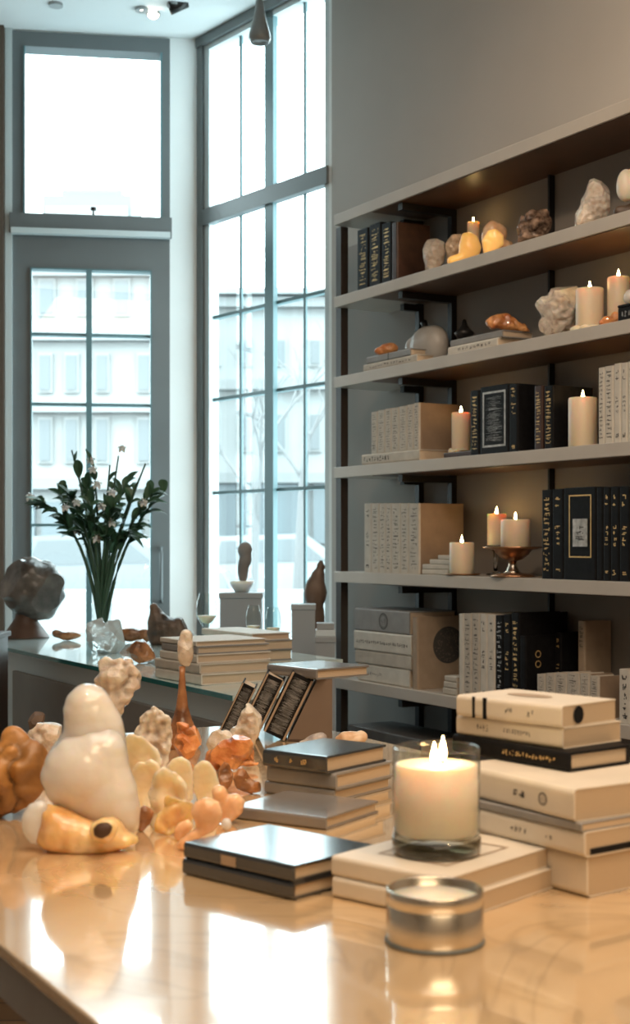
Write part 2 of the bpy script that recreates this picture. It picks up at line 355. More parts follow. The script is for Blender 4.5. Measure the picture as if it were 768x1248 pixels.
def rock(name, label, cat, m, Y, ells, floor=None, voxel=None, noises=((18, 0.006),), smooth=3, facet=0, ridge=0.0, group=None, parent=None, root=None, cuts=0, bowl=0.0, ribs=None):
    """ells: (x, y, rx, ry[, depth offset px, rdepth px[, tilt deg]]) measured in photo pixels at distance Y"""
    k = Y/FPX; SEED[0] += 1
    cx = sum(e[0] for e in ells)/len(ells)
    zf = floor if floor is not None else min(P(0, e[1]+e[3], Y).z for e in ells)
    base = Vector(((cx-CX)*k, Y, zf))
    if root is not None: base = root
    es = []
    for e in ells:
        c = P(e[0], e[1], Y); dy = e[4] if len(e) > 4 else 0; rd = e[5] if len(e) > 5 else 0.8*(e[2]*e[3])**0.5
        tl = e[6] if len(e) > 6 else 0
        es.append((c+Vector((0, dy*k, 0))-base, (e[2]*k, rd*k, e[3]*k), (0, tl, 0)))
    mx = max(max(e[1]) for e in es)
    me = blob(es, voxel or max(0.0022, mx/14), noises, smooth, (zf-base.z) if floor is not None else None, facet, SEED[0], ridge, cuts, bowl, ribs)
    me.name = name
    o = obj(name, me, m, parent, smooth=not (facet or cuts))
    if parent is None: o.location = base; setp(o, label, cat, group)
    elif label: o['label'] = label
    return o, base

# ------------------------------------------------------------------ books
rng = random.Random(4)
def glyph_run(bm, x0, x1, z0, z1, n, y=-0.0005, fat=0.16, strokes=4, vertical=False):
    """small printed marks on the spine plane (x along the spine, z across it)"""
    w = (x1-x0)/n
    for i in range(n):
        a0 = x0+i*w+w*0.12; a1 = a0+w*0.76
        for _ in range(strokes):
            t = fat*min(w, z1-z0)
            if rng.random() < 0.5:
                xx = rng.uniform(a0, a1-t); za = rng.uniform(z0, (z0+z1)/2); zb = rng.uniform((z0+z1)/2, z1)
                q = [(xx, za), (xx+t, za), (xx+t, zb), (xx, zb)]
            else:
                zz = rng.uniform(z0, z1-t); xa = rng.uniform(a0, (a0+a1)/2); xb = rng.uniform((a0+a1)/2, a1)
                q = [(xa, zz), (xb, zz), (xb, zz+t), (xa, zz+t)]
            bm.faces.new([bm.verts.new((p[0], y, p[1])) for p in q])
def band(bm, x0, x1, z0, z1, y=-0.0005):
    bm.faces.new([bm.verts.new((p[0], y, p[1])) for p in ((x0, z0), (x1, z0), (x1, z1), (x0, z1))])
def ring_marks(bm, cx, cz, r, put, n=28):
    for r0, r1 in ((r*0.86, r), (r*0.70, r*0.78)):
        for i in range(n):
            a, b = 2*math.pi*i/n, 2*math.pi*(i+1)/n
            bm.faces.new([bm.verts.new(put(cx+q*math.cos(t), cz+q*math.sin(t))) for q, t in ((r0, a), (r1, a), (r1, b), (r0, b))])
def book(label, L, D, T, loc, rot, cover, pages='pages', letter=None, text=None, hard=True, group=None, e=None, extra=None, cat='book', name='book', cover2=None):
    """spine lies along local x at y=0 and faces -y; thickness along z"""
    t = thing(name, label, cat, loc, rot, group)
    c = min(0.003 if hard else 0.0014, T*0.16); e = (0.003 if hard else 0.0006) if e is None else e
    r = min(T*0.22, 0.006); prof = [(D, 0)]
    prof += [(r-r*math.sin(q*math.pi/8), r-r*math.cos(q*math.pi/8)) for q in range(5)]
    prof += [(r-r*math.cos(q*math.pi/8), T-r+r*math.sin(q*math.pi/8)) for q in range(5)]
    prof += [(D, T), (D, T-c), (c*1.5, T-c), (c*1.5, c), (D, c)]
    bm = bmesh.new()
    a = [bm.verts.new((0, y, z)) for y, z in prof]; b = [bm.verts.new((L, y, z)) for y, z in prof]
    n = len(prof)
    bm.faces.new(a); bm.faces.new(b[::-1])
    for i in range(n):
        f = bm.faces.new((a[i], a[(i+1) % n], b[(i+1) % n], b[i]))
        if cover2 and i in (0, 10): f.material_index = 1
    cv = obj('cover', bm, M[cover], t)
    if cover2: cv.data.materials.append(M[cover2])
    obj('page_block', B(e, L-e, c*1.5, D-e, c, T-c), M[pages], t)
    if letter and text:
        bm = bmesh.new()
        for tx in text:
            kd = tx[0]
            if kd == 'g': glyph_run(bm, tx[1]*L, tx[2]*L, tx[3]*T, tx[4]*T, tx[5], strokes=tx[6] if len(tx) > 6 else 4)
            elif kd == 'b': band(bm, tx[1]*L, tx[2]*L, tx[3]*T, tx[4]*T)
            elif kd == 'o': ring_marks(bm, tx[1]*L, tx[2]*T, tx[3]*T, lambda x, z: (x, -0.0005, z)); glyph_run(bm, tx[1]*L-tx[3]*T*0.5, tx[1]*L+tx[3]*T*0.5, (tx[2]-tx[3]*0.5)*T, (tx[2]+tx[3]*0.5)*T, 3, strokes=3)
        obj('spine_lettering', bm, M[letter], t, recalc=False)
    if extra: extra(t, L, D, T)
    return t

def sbook(zs, x0, x1, ytop, D, label, cover, v=0.015, gap=0.0006, **k):
    """a book standing on the shelf of height zs between two photo columns"""
    s0, s1 = S(x0, v), S(x1, v); Y = W((s0+s1)/2, v, 0).y
    h = H+(HY-ytop)/FPX*Y - zs
    return book(label, h, D, abs(s1-s0)-gap, W(s1-gap/2, v, zs), (0, R(-90), SROT), cover, **k)
ORD = ['first', 'second', 'third', 'fourth', 'fifth', 'sixth', 'seventh', 'eighth']
SPECK = [('g', 0.05, 0.95, 0.18, 0.82, 16, 3)]
GOLDT = [('g', 0.08, 0.92, 0.2, 0.8, 15, 4)]
def title(): return [('g', 0.78, 0.93, 0.25, 0.75, 2, 3), ('g', 0.36, 0.6, 0.25, 0.75, 4, 3), ('g', 0.05, 0.13, 0.25, 0.75, 1, 4)]

# ------------------------------------------------------------------ candles
def flame_bm(h, r, z=0.0, x=0.0, y=0.0):
    pr = [(0, 0), (r*0.6, h*0.08), (r, h*0.26), (r*0.9, h*0.42), (r*0.55, h*0.66), (r*0.2, h*0.88), (0, h)]
    return lathe(bmesh.new(), pr, 12, (x, y, z))
def add_flame(t, h, r, z, x=0.0, y=0.0):
    obj('wick', lathe(bmesh.new(), [(0, z-0.003), (0.0009, z-0.003), (0.0008, z+0.005), (0, z+0.005)], 8, (x, y, 0)), M['wick'], t)
    obj('flame', flame_bm(h, r, z+0.003, x, y), M['flame'], t, smooth=True)
def candle(label, x, yb, yt, w, Y, zf, m='wax', group=None, drip=False, fl=(0.026, 0.0045)):
    k = Y/FPX; r = w*k/2; h = H+(HY-yt)*k-zf
    t = thing('pillar_candle', label, 'candle', (P(x, yb, Y).x, Y, zf), (0, 0, 0), group)
    pr = [(0, 0), (r*0.97, 0), (r, 0.002), (r, h-0.004), (r*0.95, h), (r*0.85, h-0.001), (r*0.6, h-0.005), (0, h-0.006)]
    obj('wax_body', lathe(bmesh.new(), pr, 32), M[m], t, smooth=True)
    if drip:
        me = blob([((r*0.2*math.cos(a)+r*0.85*math.cos(a), r*1.05*math.sin(a), 0.004+0.004*math.sin(3*a)), (r*0.42, r*0.42, 0.009+0.004*math.sin(2*a+1))) for a in [i*2*math.pi/9 for i in range(9)]], 0.003, ((30, 0.004),), 2, 0.0, 0, 3)
        obj('wax_drip', me, M[m], t, smooth=True)
    add_flame(t, fl[0], fl[1], h-0.006)
    return t

# ================================================================== ROOM
CN = Vector((-0.524, 6.32, 0)); dw = Vector((-0.989, -0.148, 0)); DROT = math.atan2(0.148, 0.989)     # door wall: corner, leftward
WN = Vector((0.062, 5.534, 0)); ww = Vector((-0.598, 0.8014, 0)); WROT = math.atan2(-0.8014, 0.598)   # window wall: right end, leftward
def dcol(x):                                     # column -> local x on door wall (negative to the left of the corner)
    k = (x-CX)/FPX; return -((k*CN.y-CN.x)/(dw.x-k*dw.y))
def wcol(x):
    k = (x-CX)/FPX; return -((k*WN.y-WN.x)/(ww.x-k*ww.y))
def dz(x, y): t = -dcol(x); return H+(HY-y)/FPX*(CN.y+dw.y*t)
def wz(x, y): t = -wcol(x); return H+(HY-y)/FPX*(WN.y+ww.y*t)
CEIL = H+2.275
def slab(z0, z1):
    bm = bmesh.new(); e = W(7.2, 0.34, 0); q = W(S(404.5, 0.24), 0.30, 0)
    pg = [(-3.2, -2.6), (e.x, -2.6), (e.x, e.y), (q.x, q.y), (WN.x+.03, WN.y+.03), (CN.x+.03, CN.y+.08), (CN.x+dw.x*2.72, CN.y+dw.y*2.72+.08), (-3.2, 5.9)]
    a = [bm.verts.new((x, y, z0)) for x, y in pg]; b = [bm.verts.new((x, y, z1)) for x, y in pg]; n = len(pg)
    bm.faces.new(a); bm.faces.new(b[::-1])
    for i in range(n): bm.faces.new((a[i], a[(i+1) % n], b[(i+1) % n], b[i]))
    return bm
struct('floor', slab(-0.06, 0.0), M['floor'])
struct('ceiling', slab(CEIL, CEIL+0.06), M['ceiling'])
struct('wall_left', B(-3.2, -3.1, -2.6, 6.2, 0, CEIL), M['wall'])
struct('wall_rear', B(-3.1, 4.8, -2.6, -2.5, 0, CEIL), M['wall'])
# shelf wall (v = .24)
sL = S(404.5, 0.24)
struct('wall_right', B(sL, 7.3, 0, 0.10, 0, CEIL), M['wall'], loc=W(0, 0.24, 0), rot=(0, 0, SROT))
# window wall
wl, wr = wcol(244), wcol(401)
wtop = wz(243, 54); wbot = H-0.47
bm = bmesh.new()
box(bm, wl-0.03, 0.0, 0, 0.05, 0, wbot); box(bm, wl-0.03, 0.0, 0, 0.05, wtop, CEIL); box(bm, wr, 0.012, 0, 0.05, wbot, wtop)
struct('wall_window', bm, M['wall_pale'], loc=WN, rot=(0, 0, WROT))
w1 = thing('window_1', None, None, WN, (0, 0, WROT)); w1['kind'] = 'structure'
# frame pieces (local x to the right, y outward)
tz0, tz1 = wz(241, 278), wz(241, 259)
bm = bmesh.new(); fw = wcol(255)
box(bm, wl, fw, 0.0, 0.05, wbot, wtop); box(bm, wcol(396), wr, 0.0, 0.04, wbot, wtop)
box(bm, fw, wcol(396), 0.0, 0.09, wtop-0.045, wtop); box(bm, fw, wcol(396), 0.0, 0.09, wbot, wbot+0.06)
obj('window_frame', bm, M['frame_lt'], w1)
bm = bmesh.new(); box(bm, wl-0.01, wcol(249), -0.012, 0.03, wbot-0.02, wtop+0.02); box(bm, wl-0.01, wr, -0.02, 0.03, wtop-0.02, wtop+0.05)
obj('outer_casing', bm, M['frame'], w1)
obj('transom_bar', B(wl, wr, -0.012, 0.03, tz0, tz1), M['frame'], w1)
obj('mullion', B(wcol(322.5), wcol(333), 0.0, 0.022, wbot, wtop), M['muntin'], w1)
bm = bmesh.new()
for x in (288, 366): box(bm, wcol(x-1.3), wcol(x+1.3), 0.022, 0.03, wbot, wtop)
for x, y in ((266, 384), (268, 485)):
    z = wz(x, y); box(bm, fw, wcol(396), 0.02, 0.05, z-0.007, z+0.007)
z = wz(268, 600); box(bm, fw, wcol(396), 0.02, 0.05, z-0.007, z+0.007)
obj('muntin_bars', bm, M['muntin'], w1)
obj('pane', B(fw, wcol(396), 0.033, 0.037, wbot+0.04, wtop-0.03), M['pane'], w1)
obj('sill', B(wl-0.02, 0.01, -0.06, 0.09, wbot-0.03, wbot), M['frame_lt'], w1)

# door wall
dl, dr = dcol(15), dcol(207)
dtop = dz(111, 43)
bm = bmesh.new()
box(bm, dr, 0.06, 0, 0.12, 0, CEIL); box(bm, dl, dr, 0, 0.12, dtop, CEIL); box(bm, -2.7, dl-0.03, 0, 0.12, 0, CEIL)
struct('wall_back', bm, M['wall_pale'], loc=CN, rot=(0, 0, DROT))
struct('trim_1', B(dl-0.03, dl, -0.02, 0.12, 0, CEIL), M['frame_lt'], loc=CN, rot=(0, 0, DROT))
struct('trim_2', B(dl-0.13, dl-0.034, -0.05, -0.001, 0, CEIL), mat('brown_curtain_trim', (0.10, 0.07, 0.05), 0.7), loc=CN, rot=(0, 0, DROT))
# transom window over the door
tb0, tb1 = dz(111, 288), dz(111, 264)
w2 = thing('window_2', None, None, CN, (0, 0, DROT)); w2['kind'] = 'structure'
bm = bmesh.new(); gl, gr = dcol(28.5), dcol(198)
box(bm, dl, gl, -0.01, 0.1, tb1, dtop); box(bm, gr, dr, -0.01, 0.1, tb1, dtop)
box(bm, gl, gr, -0.01, 0.1, dz(111, 61), dtop); box(bm, gl, gr, -0.01, 0.1, tb1, dz(111, 270))
obj('window_frame', bm, M['frame'], w2)
bm = bmesh.new()
for a, b in ((gl, gl+0.008), (gr-0.01, gr)): box(bm, a, b, -0.016, 0.05, tb1, dz(111, 61))
obj('inner_bead', bm, M['muntin'], w2)
obj('pane', B(gl, gr, 0.04, 0.044, tb1+0.01, dtop-0.03), M['pane'], w2)
bm = B(dcol(12), dcol(209), -0.035, 0.1, tb0, tb1); obj('transom_rail', bm, M['frame'], w2)
bm = B(dcol(14), dcol(207), -0.05, -0.01, tb0-0.005, tb0+0.02); obj('drip_ledge', bm, M['frame_lt'], w2)
bm = lathe(bmesh.new(), [(0, 0), (0.014, 0), (0.014, 0.012), (0, 0.012)], 12, ((gl+gr)/2, -0.03, dz(111, 258))); box(bm, (gl+gr)/2-0.004, (gl+gr)/2+0.004, -0.034, -0.026, dz(111, 264), dz(111, 256)); obj('latch', bm, M['black_metal'], w2)
# door
d1 = thing('door_1', None, None, CN, (0, 0, DROT)); d1['kind'] = 'structure'
gl, gr = dcol(37), dcol(185); gt = dz(111, 328); gb = 0.75
bm = bmesh.new(); top = tb0-0.002
box(bm, dl, gl, 0.0, 0.07, 0, top); box(bm, gr, dr, 0.0, 0.07, 0, top); box(bm, gl, gr, 0.0, 0.07, gt, top); box(bm, gl, gr, 0.0, 0.07, 0, gb)
obj('door_leaf', bm, M['frame'], d1)
bm = bmesh.new()
box(bm, gl, gl+0.007, -0.008, 0.05, gb, gt); box(bm, gr-0.007, gr, -0.008, 0.05, gb, gt); box(bm, gl, gr, -0.008, 0.05, gt-0.007, gt)
box(bm, dcol(105), dcol(112), -0.006, 0.05, gb, gt)
for y in (408, 493, 640): z = dz(111, y); box(bm, gl, gr, 0.005, 0.05, z-0.006, z+0.006)
obj('muntin_bars', bm, M['muntin'], d1)
obj('pane', B(gl, gr, 0.03, 0.034, gb, gt), M['pane'], d1)
bm = bmesh.new(); hx = dcol(196)
tube(bm, [(hx, -0.005, 0.98), (hx, -0.05, 0.98), (hx, -0.05, 1.0), (hx, -0.05, 1.2), (hx, -0.05, 1.22), (hx, -0.005, 1.22)], 0.008, 10)
obj('handle', bm, M['frame'], d1, smooth=True)

# ================================================================== OUTSIDE
struct('ground_outside', B(-40, 40, 6.95, 75, -0.1, -0.02), M['street'])
def building(name, label, Y, x0, x1, ytop, m, wins, bands, stores=()):
    t = thing(name, label, 'building', (P((x0+x1)/2, 0, Y).x, Y, 0)); ox = t.location.x
    def xx(x): return P(x, 0, Y).x-ox
    def zz(y): return max(-0.02, P(0, y, Y).z)
    obj('wall', B(xx(x0), xx(x1), 0, 3, -0.02, zz(ytop)), m, t)
    obj('roof', B(xx(x0-6), xx(x1+6), -0.5, 3.5, zz(ytop), zz(ytop-7)), M['cornice'], t)
    for y in bands: obj('cornice', B(xx(x0), xx(x1), -0.3, 0, zz(y)-0.12, zz(y)+0.12), M['cornice'], t)
    for (a, b, c, d) in wins:
        f = obj('window_surround', B(xx(a-2.5), xx(b+2.5), -0.10, 0, zz(d+3), zz(c-3)), m, t)
        obj('window_pane', B(xx(a), xx(b), -0.14, -0.1, zz(d), zz(c)), M['fwin'], f)
    for (a, b, c, d) in stores:
        obj('shop_window', B(xx(a), xx(b), -0.15, 0, zz(d), zz(c)), M['fstore'], t)
    return t
wins = []
for cx in (-22, 14, 58, 104, 149, 192): wins.append((cx-8, cx+8, 343, 383))
for cx in (-18, 20, 56, 88, 125, 176, 208): wins += [(cx-6.5, cx+6.5, 434, 476), (cx-6.5, cx+6.5, 512, 562)]
st = [(a, a+34, 612, 684) for a in (-30, 10, 52, 96, 140, 184)]
building('corner_building', 'pale stone building with three window rows seen through the glass door', 30, -70, 224, 326, M['facade'], wins, (332, 410, 497, 590), st)
wins = []
for cx in (262, 300, 342, 384, 424): wins += [(cx-5.5, cx+5.5, 416, 444), (cx-5.5, cx+5.5, 506, 548)]
st = [(a, a+38, 590, 662) for a in (250, 294, 338, 382, 426)]
building('limestone_building', 'pale limestone building seen through the tall side window behind the bare tree', 34, 256, 560, 362, M['facade2'], wins, (370, 470, 583), st)
t = thing('street_building', 'hazy flat-roofed far block above the door transom', 'building', (P(90, 0, 60).x, 60, 0))
kx = 60/FPX
obj('wall', B(-38*kx, 70*kx, 0, 8, -0.02, P(0, 238, 60).z), M['facade3'], t)
obj('roof', B(-20*kx, 55*kx, 1, 7, P(0, 238, 60).z, P(0, 224, 60).z), M['facade3'], t)
obj('window_band', B(-34*kx, 66*kx, -0.1, 0, P(0, 268, 60).z, P(0, 252, 60).z), M['facade'], t)
# bare trees
def tree(label, x, Y, scale, seed):
    rg = random.Random(seed); t = thing('bare_tree', label, 'tree', (P(x, 0, Y).x, Y, -0.02)); tr = bmesh.new(); br = bmesh.new()
    top = Vector((0.1*scale, 0, 2.2*scale))
    tube(tr, bez((0, 0, 0), (0.05, 0, 1.1*scale), top, 6), [0.075*scale, 0.07*scale, 0.065*scale, 0.06*scale, 0.055*scale, 0.05*scale, 0.045*scale], 8)
    def grow(p, d, ln, r, lv):
        q = p+d*ln; mid = p+d*ln*0.5+Vector((rg.uniform(-.1, .1), rg.uniform(-.1, .1), 0.05))*ln
        tube(br, bez(p, mid, q, 4), [r, r*.9, r*.8, r*.7, r*.6], 5)
        if lv:
            for _ in range(3 if lv > 1 else 2):
                nd = (d+Vector((rg.uniform(-.75, .75), rg.uniform(-.5, .5), rg.uniform(-.1, .6)))).normalized()
                grow(p+d*ln*rg.uniform(.5, 1), nd, ln*rg.uniform(.55, .8), r*.6, lv-1)
    for i in range(4):
        a = i*1.6; grow(top-Vector((0, 0, 0.25*i*scale)), Vector((math.cos(a)*.6, math.sin(a)*.3, 0.8)).normalized(), 0.9*scale, 0.022*scale, 2)
    obj('trunk', tr, M['bark'], t, smooth=True); obj('branches', br, M['bark'], t)
tree('leafless street tree outside the tall window, left of its mullion', 303, 15, 1.0, 3)
tree('leafless street tree outside the tall window, right of its mullion', 362, 21, 1.25, 8)
tag_o = obj('low_wall', B(-9, 6, 0, 0.3, -0.02, 0.62, bev=0.02), M['lowwall'], loc=(0.5, 18.0, 0)); setp(tag_o, 'long low white kerb wall across the street outside', 'wall')
def car(label, x, Y, m):
    t = thing('parked_car', label, 'car', (P(x, 0, Y).x, Y, -0.02))
    bm = bmesh.new(); pr = [(-2.1, .3), (-2.1, .72), (-1.5, .85), (-1.0, 1.35), (0.6, 1.4), (1.25, .92), (2.0, .8), (2.15, .5), (2.1, .3)]
    a = [bm.verts.new((p[0], -.8, p[1])) for p in pr]; b = [bm.verts.new((p[0], .8, p[1])) for p in pr]
    bm.faces.new(a); bm.faces.new(b[::-1])
    for i in range(len(pr)): j = (i+1) % len(pr); bm.faces.new((a[i], a[j], b[j], b[i]))
    obj('car_body', bm, m, t)
    bm = bmesh.new(); q = [(-.95, .9), (-.8, 1.28), (.5, 1.32), (.95, .95)]
    bm.faces.new([bm.verts.new((p[0], -.81, p[1])) for p in q]); obj('side_window', bm, M['fwin'], t)
    for xx in (-1.35, 1.3):
        bm = lathe(bmesh.new(), [(0, -.1), (.3, -.1), (.32, 0), (.3, .1), (0, .1)], 20); bmesh.ops.rotate(bm, verts=bm.verts, matrix=Matrix.Rotation(R(90), 3, 'X'))
        bmesh.ops.translate(bm, verts=bm.verts, vec=(xx, -.75, .32)); obj('wheel', bm, M['black_metal'], t)
car('silver car parked across the street, seen low through the door glass', 120, 22, M['car'])
car('pale car parked across the street, seen low through the tall window', 330, 24, M['lowwall'])

# ================================================================== SHELVING
ZS = [H+1.18, H+0.883, H+0.593, H+0.267, H-0.108, H-0.490, H-0.865]
DEP = 0.235; s_l = S(407, 0); s_r = 1.1
shelf_names = ['topmost', 'second', 'third', 'fourth', 'fifth', 'sixth', 'lowest']
sh = thing('shelving_unit', 'tall greige wall shelving unit with seven long boards full of books and candles', 'shelving', W(0, 0, 0), (0, 0, SROT))
for i, z in enumerate(ZS):
    p = obj('shelf_board', B(s_l, s_r, 0, DEP, z-0.038, z, bev=0.0015), M['shelf'], sh)
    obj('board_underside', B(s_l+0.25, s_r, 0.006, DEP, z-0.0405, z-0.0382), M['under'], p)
obj('shade_panel', B(S(417, DEP), s_r, DEP-.0005, DEP+.004, 0, ZS[0]-.039), M['shadep'], sh)  # added dark sheet, paints the boards' shade on the wall behind
obj('front_post', B(S(412.5, 0.03), S(418.5, 0.03), 0.02, 0.05, 0, ZS[0]-0.042), M['brown_post'], sh)
def upright(x, arm, wdt, drop=0):
    sx = S(x, DEP); u = obj('upright_post', B(sx-wdt, sx+wdt, DEP-0.022, DEP, 0, ZS[0]-0.042), M['black_metal'], sh)
    for i, z in enumerate(ZS[:6]):
        if arm: obj('bracket_arm', B(sx-0.012, sx+0.012, DEP-arm, DEP-0.022, z-0.066, z-0.043), M['black_metal'], u)
upright(554.5, 0.225, 0.012); upright(514.5, 0.085, 0.012); upright(675.5, 0, 0.004)

# ---- shelf 1 (below the topmost board)
z = ZS[1]
ZS = [q+0.0006 for q in ZS]; z = ZS[1]
for i, (a, b, yt) in enumerate(((435, 449, 279), (450, 464, 272.5), (465, 477, 271.5))):
    sbook(z, a, b, yt, 0.13, f'{ORD[i]} from left of three black gold-spined books on the second board', 'black', letter='gold', text=GOLDT, group='black and gold books on the upper left shelf')
sbook(z, 477.5, 484, 271, 0.135, 'dark brown leather book right of the three black gold-spined books, second board', 'brownl')
Y1 = lambda x, v=0.09: YV(x, v)
crg = lambda n, l, c, m, pts, v, **k: crag(n, l, c, m, pts, YV(sum(p[0] for p in pts)/len(pts), v), z, **k)
crg('pale_agate', 'pale rounded agate stone nearest the dark brown book on the second board', 'stone', M['quartzr'], [(515, 295), (520, 283), (530, 281), (542, 287), (544, 300), (538, 318), (527, 326), (518, 326), (517, 311)], .07, noises=((40, .004),))
crg('grey_crystal', 'grey pointed crystal between the pale agate and the yellow glowing stone', 'crystal', M['smoky'], [(542, 285), (548, 274), (556, 264), (567, 273), (565, 282), (562, 318), (546, 320), (545, 304)], .12, noises=((50, .004),), facet=660, cuts=12)
crg('glowing_stone', 'yellow glowing rounded stone with a low left toe on the second board', 'stone', M['glow'], [(560, 290), (564, 279), (572, 277), (582, 282), (587, 295), (583, 308), (562, 315), (546, 319), (543, 310), (559, 304)], .06, noises=((30, .003),))
candle('small candle hidden behind the yellow glowing stone, its flame showing above', 577, 305, 271, 15, YV(577, 0.15), z, fl=(0.022, 0.0035))
crg('cupped_shell', 'beige cup-shaped shell right of the yellow glowing stone, second board', 'shell', M['shellp'], [(586, 280), (590, 268), (598, 261), (607, 264), (619, 271), (617, 285), (627, 288), (624, 297), (610, 306), (590, 310)], .10, noises=((30, .003),))
crg('glowing_pebble', 'orange glowing oval pebble in front of the beige cup-shaped shell', 'stone', M['glow'], [(587, 293), (595, 280), (604, 278), (614, 285), (614, 298), (602, 306), (590, 309)], .035, dep=.5, noises=((30, .002),))
crg('pyrite_cluster', 'dark brown round crystal cluster in the middle of the second board', 'crystal', M['pyrite'], [(630, 273), (636, 258), (648, 251), (661, 247), (671, 256), (671, 273), (660, 288), (646, 294), (633, 292)], .08, noises=((60, .006),), ridge=.009, facet=420)
crg('quartz_boulder', 'large pale quartz boulder with rough left side on the second board', 'crystal', M['quartzr'], [(695, 256), (707, 246), (716, 219), (727, 211), (744, 208), (750, 217), (749, 245), (740, 265), (722, 272), (699, 276)], .08, noises=((25, .007), (70, .004)), facet=2100, cuts=18)
rock('dark_pebble', 'dark rough pebble under the cream block candle at the right end of the upper shelf', 'stone', M['darkrock'], Y1(764, 0.07), [(762, 252, 15, 8), (774, 250, 14, 9)], z, noises=((40, 0.004),))
o, b = rock('wax_block', 'cream rounded block at the right edge resting on a dark pebble', 'stone', M['waxw'], Y1(764, 0.07), [(763, 226, 12, 20), (772, 226, 14, 21)], None, noises=((20, 0.002),))

# ---- shelf 2
z = ZS[2]
def flat(label, xl, yl, xc, yc, D, T, zb, cover, rotfix=None, **k):
    """a lying book: left end and front corner of its bottom spine edge, from the photo, at height zb"""
    p0 = PZ(xl, yl, zb); p1 = PZ(xc, yc, zb)
    return None
def fbook(label, xa, xb, v, D, T, z, cover, turn=0, **k):
    """a book lying on a shelf with its spine along the shelf front between two photo columns"""
    s0, s1 = S(xa, v), S(xb, v)
    return book(label, s1-s0, D, T, W(s0, v, z), (0, 0, SROT+R(turn)), cover, **k)
fbook('lower thin cream book of the pair at the left end of the third board', 443, 508, 0.012, 0.07, 0.026, z, 'cream', letter='ink', text=[('g', .1, .9, .3, .7, 14, 3)])
fbook('upper thin grey book of the pair at the left end of the third board', 447, 500, 0.014, 0.066, 0.024, z+0.0265, 'greyc', letter='ink', text=[('b', .5, .52, 0, 1)])
rock('red_stone', 'small red-orange polished stone on the thin book pair at the left of the third board', 'stone', M['rust'], YV(473, 0.045), [(474, 424, 12, 7), (464, 427, 8, 5)], z+0.051, noises=((30, 0.003),))
g = thing('gourd_vase', 'round white ceramic gourd vase lying on the third board', 'vase', W(S(522, 0.155), 0.155, z), (0, 0, SROT))
kk = YV(522, 0.1)/FPX; r = 27*kk
obj('vase_body', blob([((0, 0, r*0.98), (r*1.22, r*0.7, r)), ((r*0.3, 0, r*1.0), (r*1.0, r*0.68, r*0.98)), ((-r*0.8, -0.01, r*1.1), (r*0.5, r*0.5, r*0.5))], 0.006, ((12, 0.004),), 4, 0.0), M['ceram'], g, smooth=True)
bm = bmesh.new(); tube(bm, [(-r*.25, 0, r*1.85), (-r*.3, 0, r*2.08), (-r*.38, 0, r*2.2)], [0.014, 0.011, 0.013], 12); obj('neck', bm, M['black_metal'], g, smooth=True)
fn = thing('finial', 'small black turned finial ornament standing behind the white gourd vase', 'ornament', W(S(566, 0.165), 0.165, z))
kk = YV(566, .165)/FPX
obj('body', lathe(bmesh.new(), [(0, 0), (.03, 0), (.03, .006), (.008, .014), (.007, 22*kk), (.012, 26*kk), (.026, 32*kk), (.034, 36*kk), (.022, 40*kk), (.01, 46*kk), (.006, 52*kk), (0, 54*kk)], 20), M['black_metal'], fn, smooth=True)
fbook('lower grey book of the pair under the orange shell on the third board', 546, 606, 0.02, 0.13, 0.028, z, 'white', letter='ink', text=[('g', .2, .9, .3, .7, 9, 4)])
fbook('upper grey book of the pair under the orange shell on the third board', 549, 612, 0.03, 0.12, 0.022, z+0.0285, 'greyc')
z0 = z; z = z0+.051
crg('orange_shell', 'orange lumpy shell lying across the right end of the grey book pair', 'shell', M['rust'], [(592, 391), (600, 384), (610, 381), (620, 383), (630, 390), (642, 394), (649, 406), (629, 405), (609, 403), (594, 401)], .07, noises=((30, .006),), ridge=.004)
z = z0
crg('quartz_monolith', 'tall creamy quartz monolith with carved rough face on the third board', 'crystal', M['quartzr'], [(655, 366), (666, 356), (673, 339), (680, 336), (693, 339), (707, 344), (709, 354), (706, 374), (700, 398), (678, 408), (659, 409), (657, 381)], .08, noises=((22, .010), (60, .006)), ridge=.006, facet=3600, cuts=10)
candle('drippy cream pillar candle beside the tall quartz monolith', 719, 392, 352, 34, YV(719, 0.06), z, drip=True)
candle('cream pillar candle with long flame at right of the third board', 754, 384, 338, 27, YV(754, 0.10), z)
rock('amber_chips', 'small orange amber chip cluster between the two candles on the third board', 'stone', M['rust'], YV(744, 0.05), [(740, 389, 8, 6), (750, 386, 7, 8), (735, 391, 6, 4)], z, facet=160, noises=((50, 0.004),))
bx = thing('trinket_box', 'small black box with pale marks at the right edge of the third board', 'box', W(S(753, 0.02), 0.02, z), (0, 0, SROT))
obj('body', B(0, 0.09, 0, 0.06, 0, 0.038, bev=0.003), M['black'], bx)
obj('lid', B(-0.001, 0.091, -0.001, 0.061, 0.0382, 0.046, bev=0.003), M['black'], bx)
bm = bmesh.new(); glyph_run(bm, 0.01, 0.08, 0.012, 0.028, 5, y=-0.0006); obj('lettering', bm, M['silver'], bx, recalc=False)
rock('white_pebble', 'white rounded stone resting on the small black box', 'stone', M['quartz'], YV(768, 0.055), [(768, 358, 8, 10), (774, 358, 9, 11)], z+0.0462, noises=((30, 0.003),))

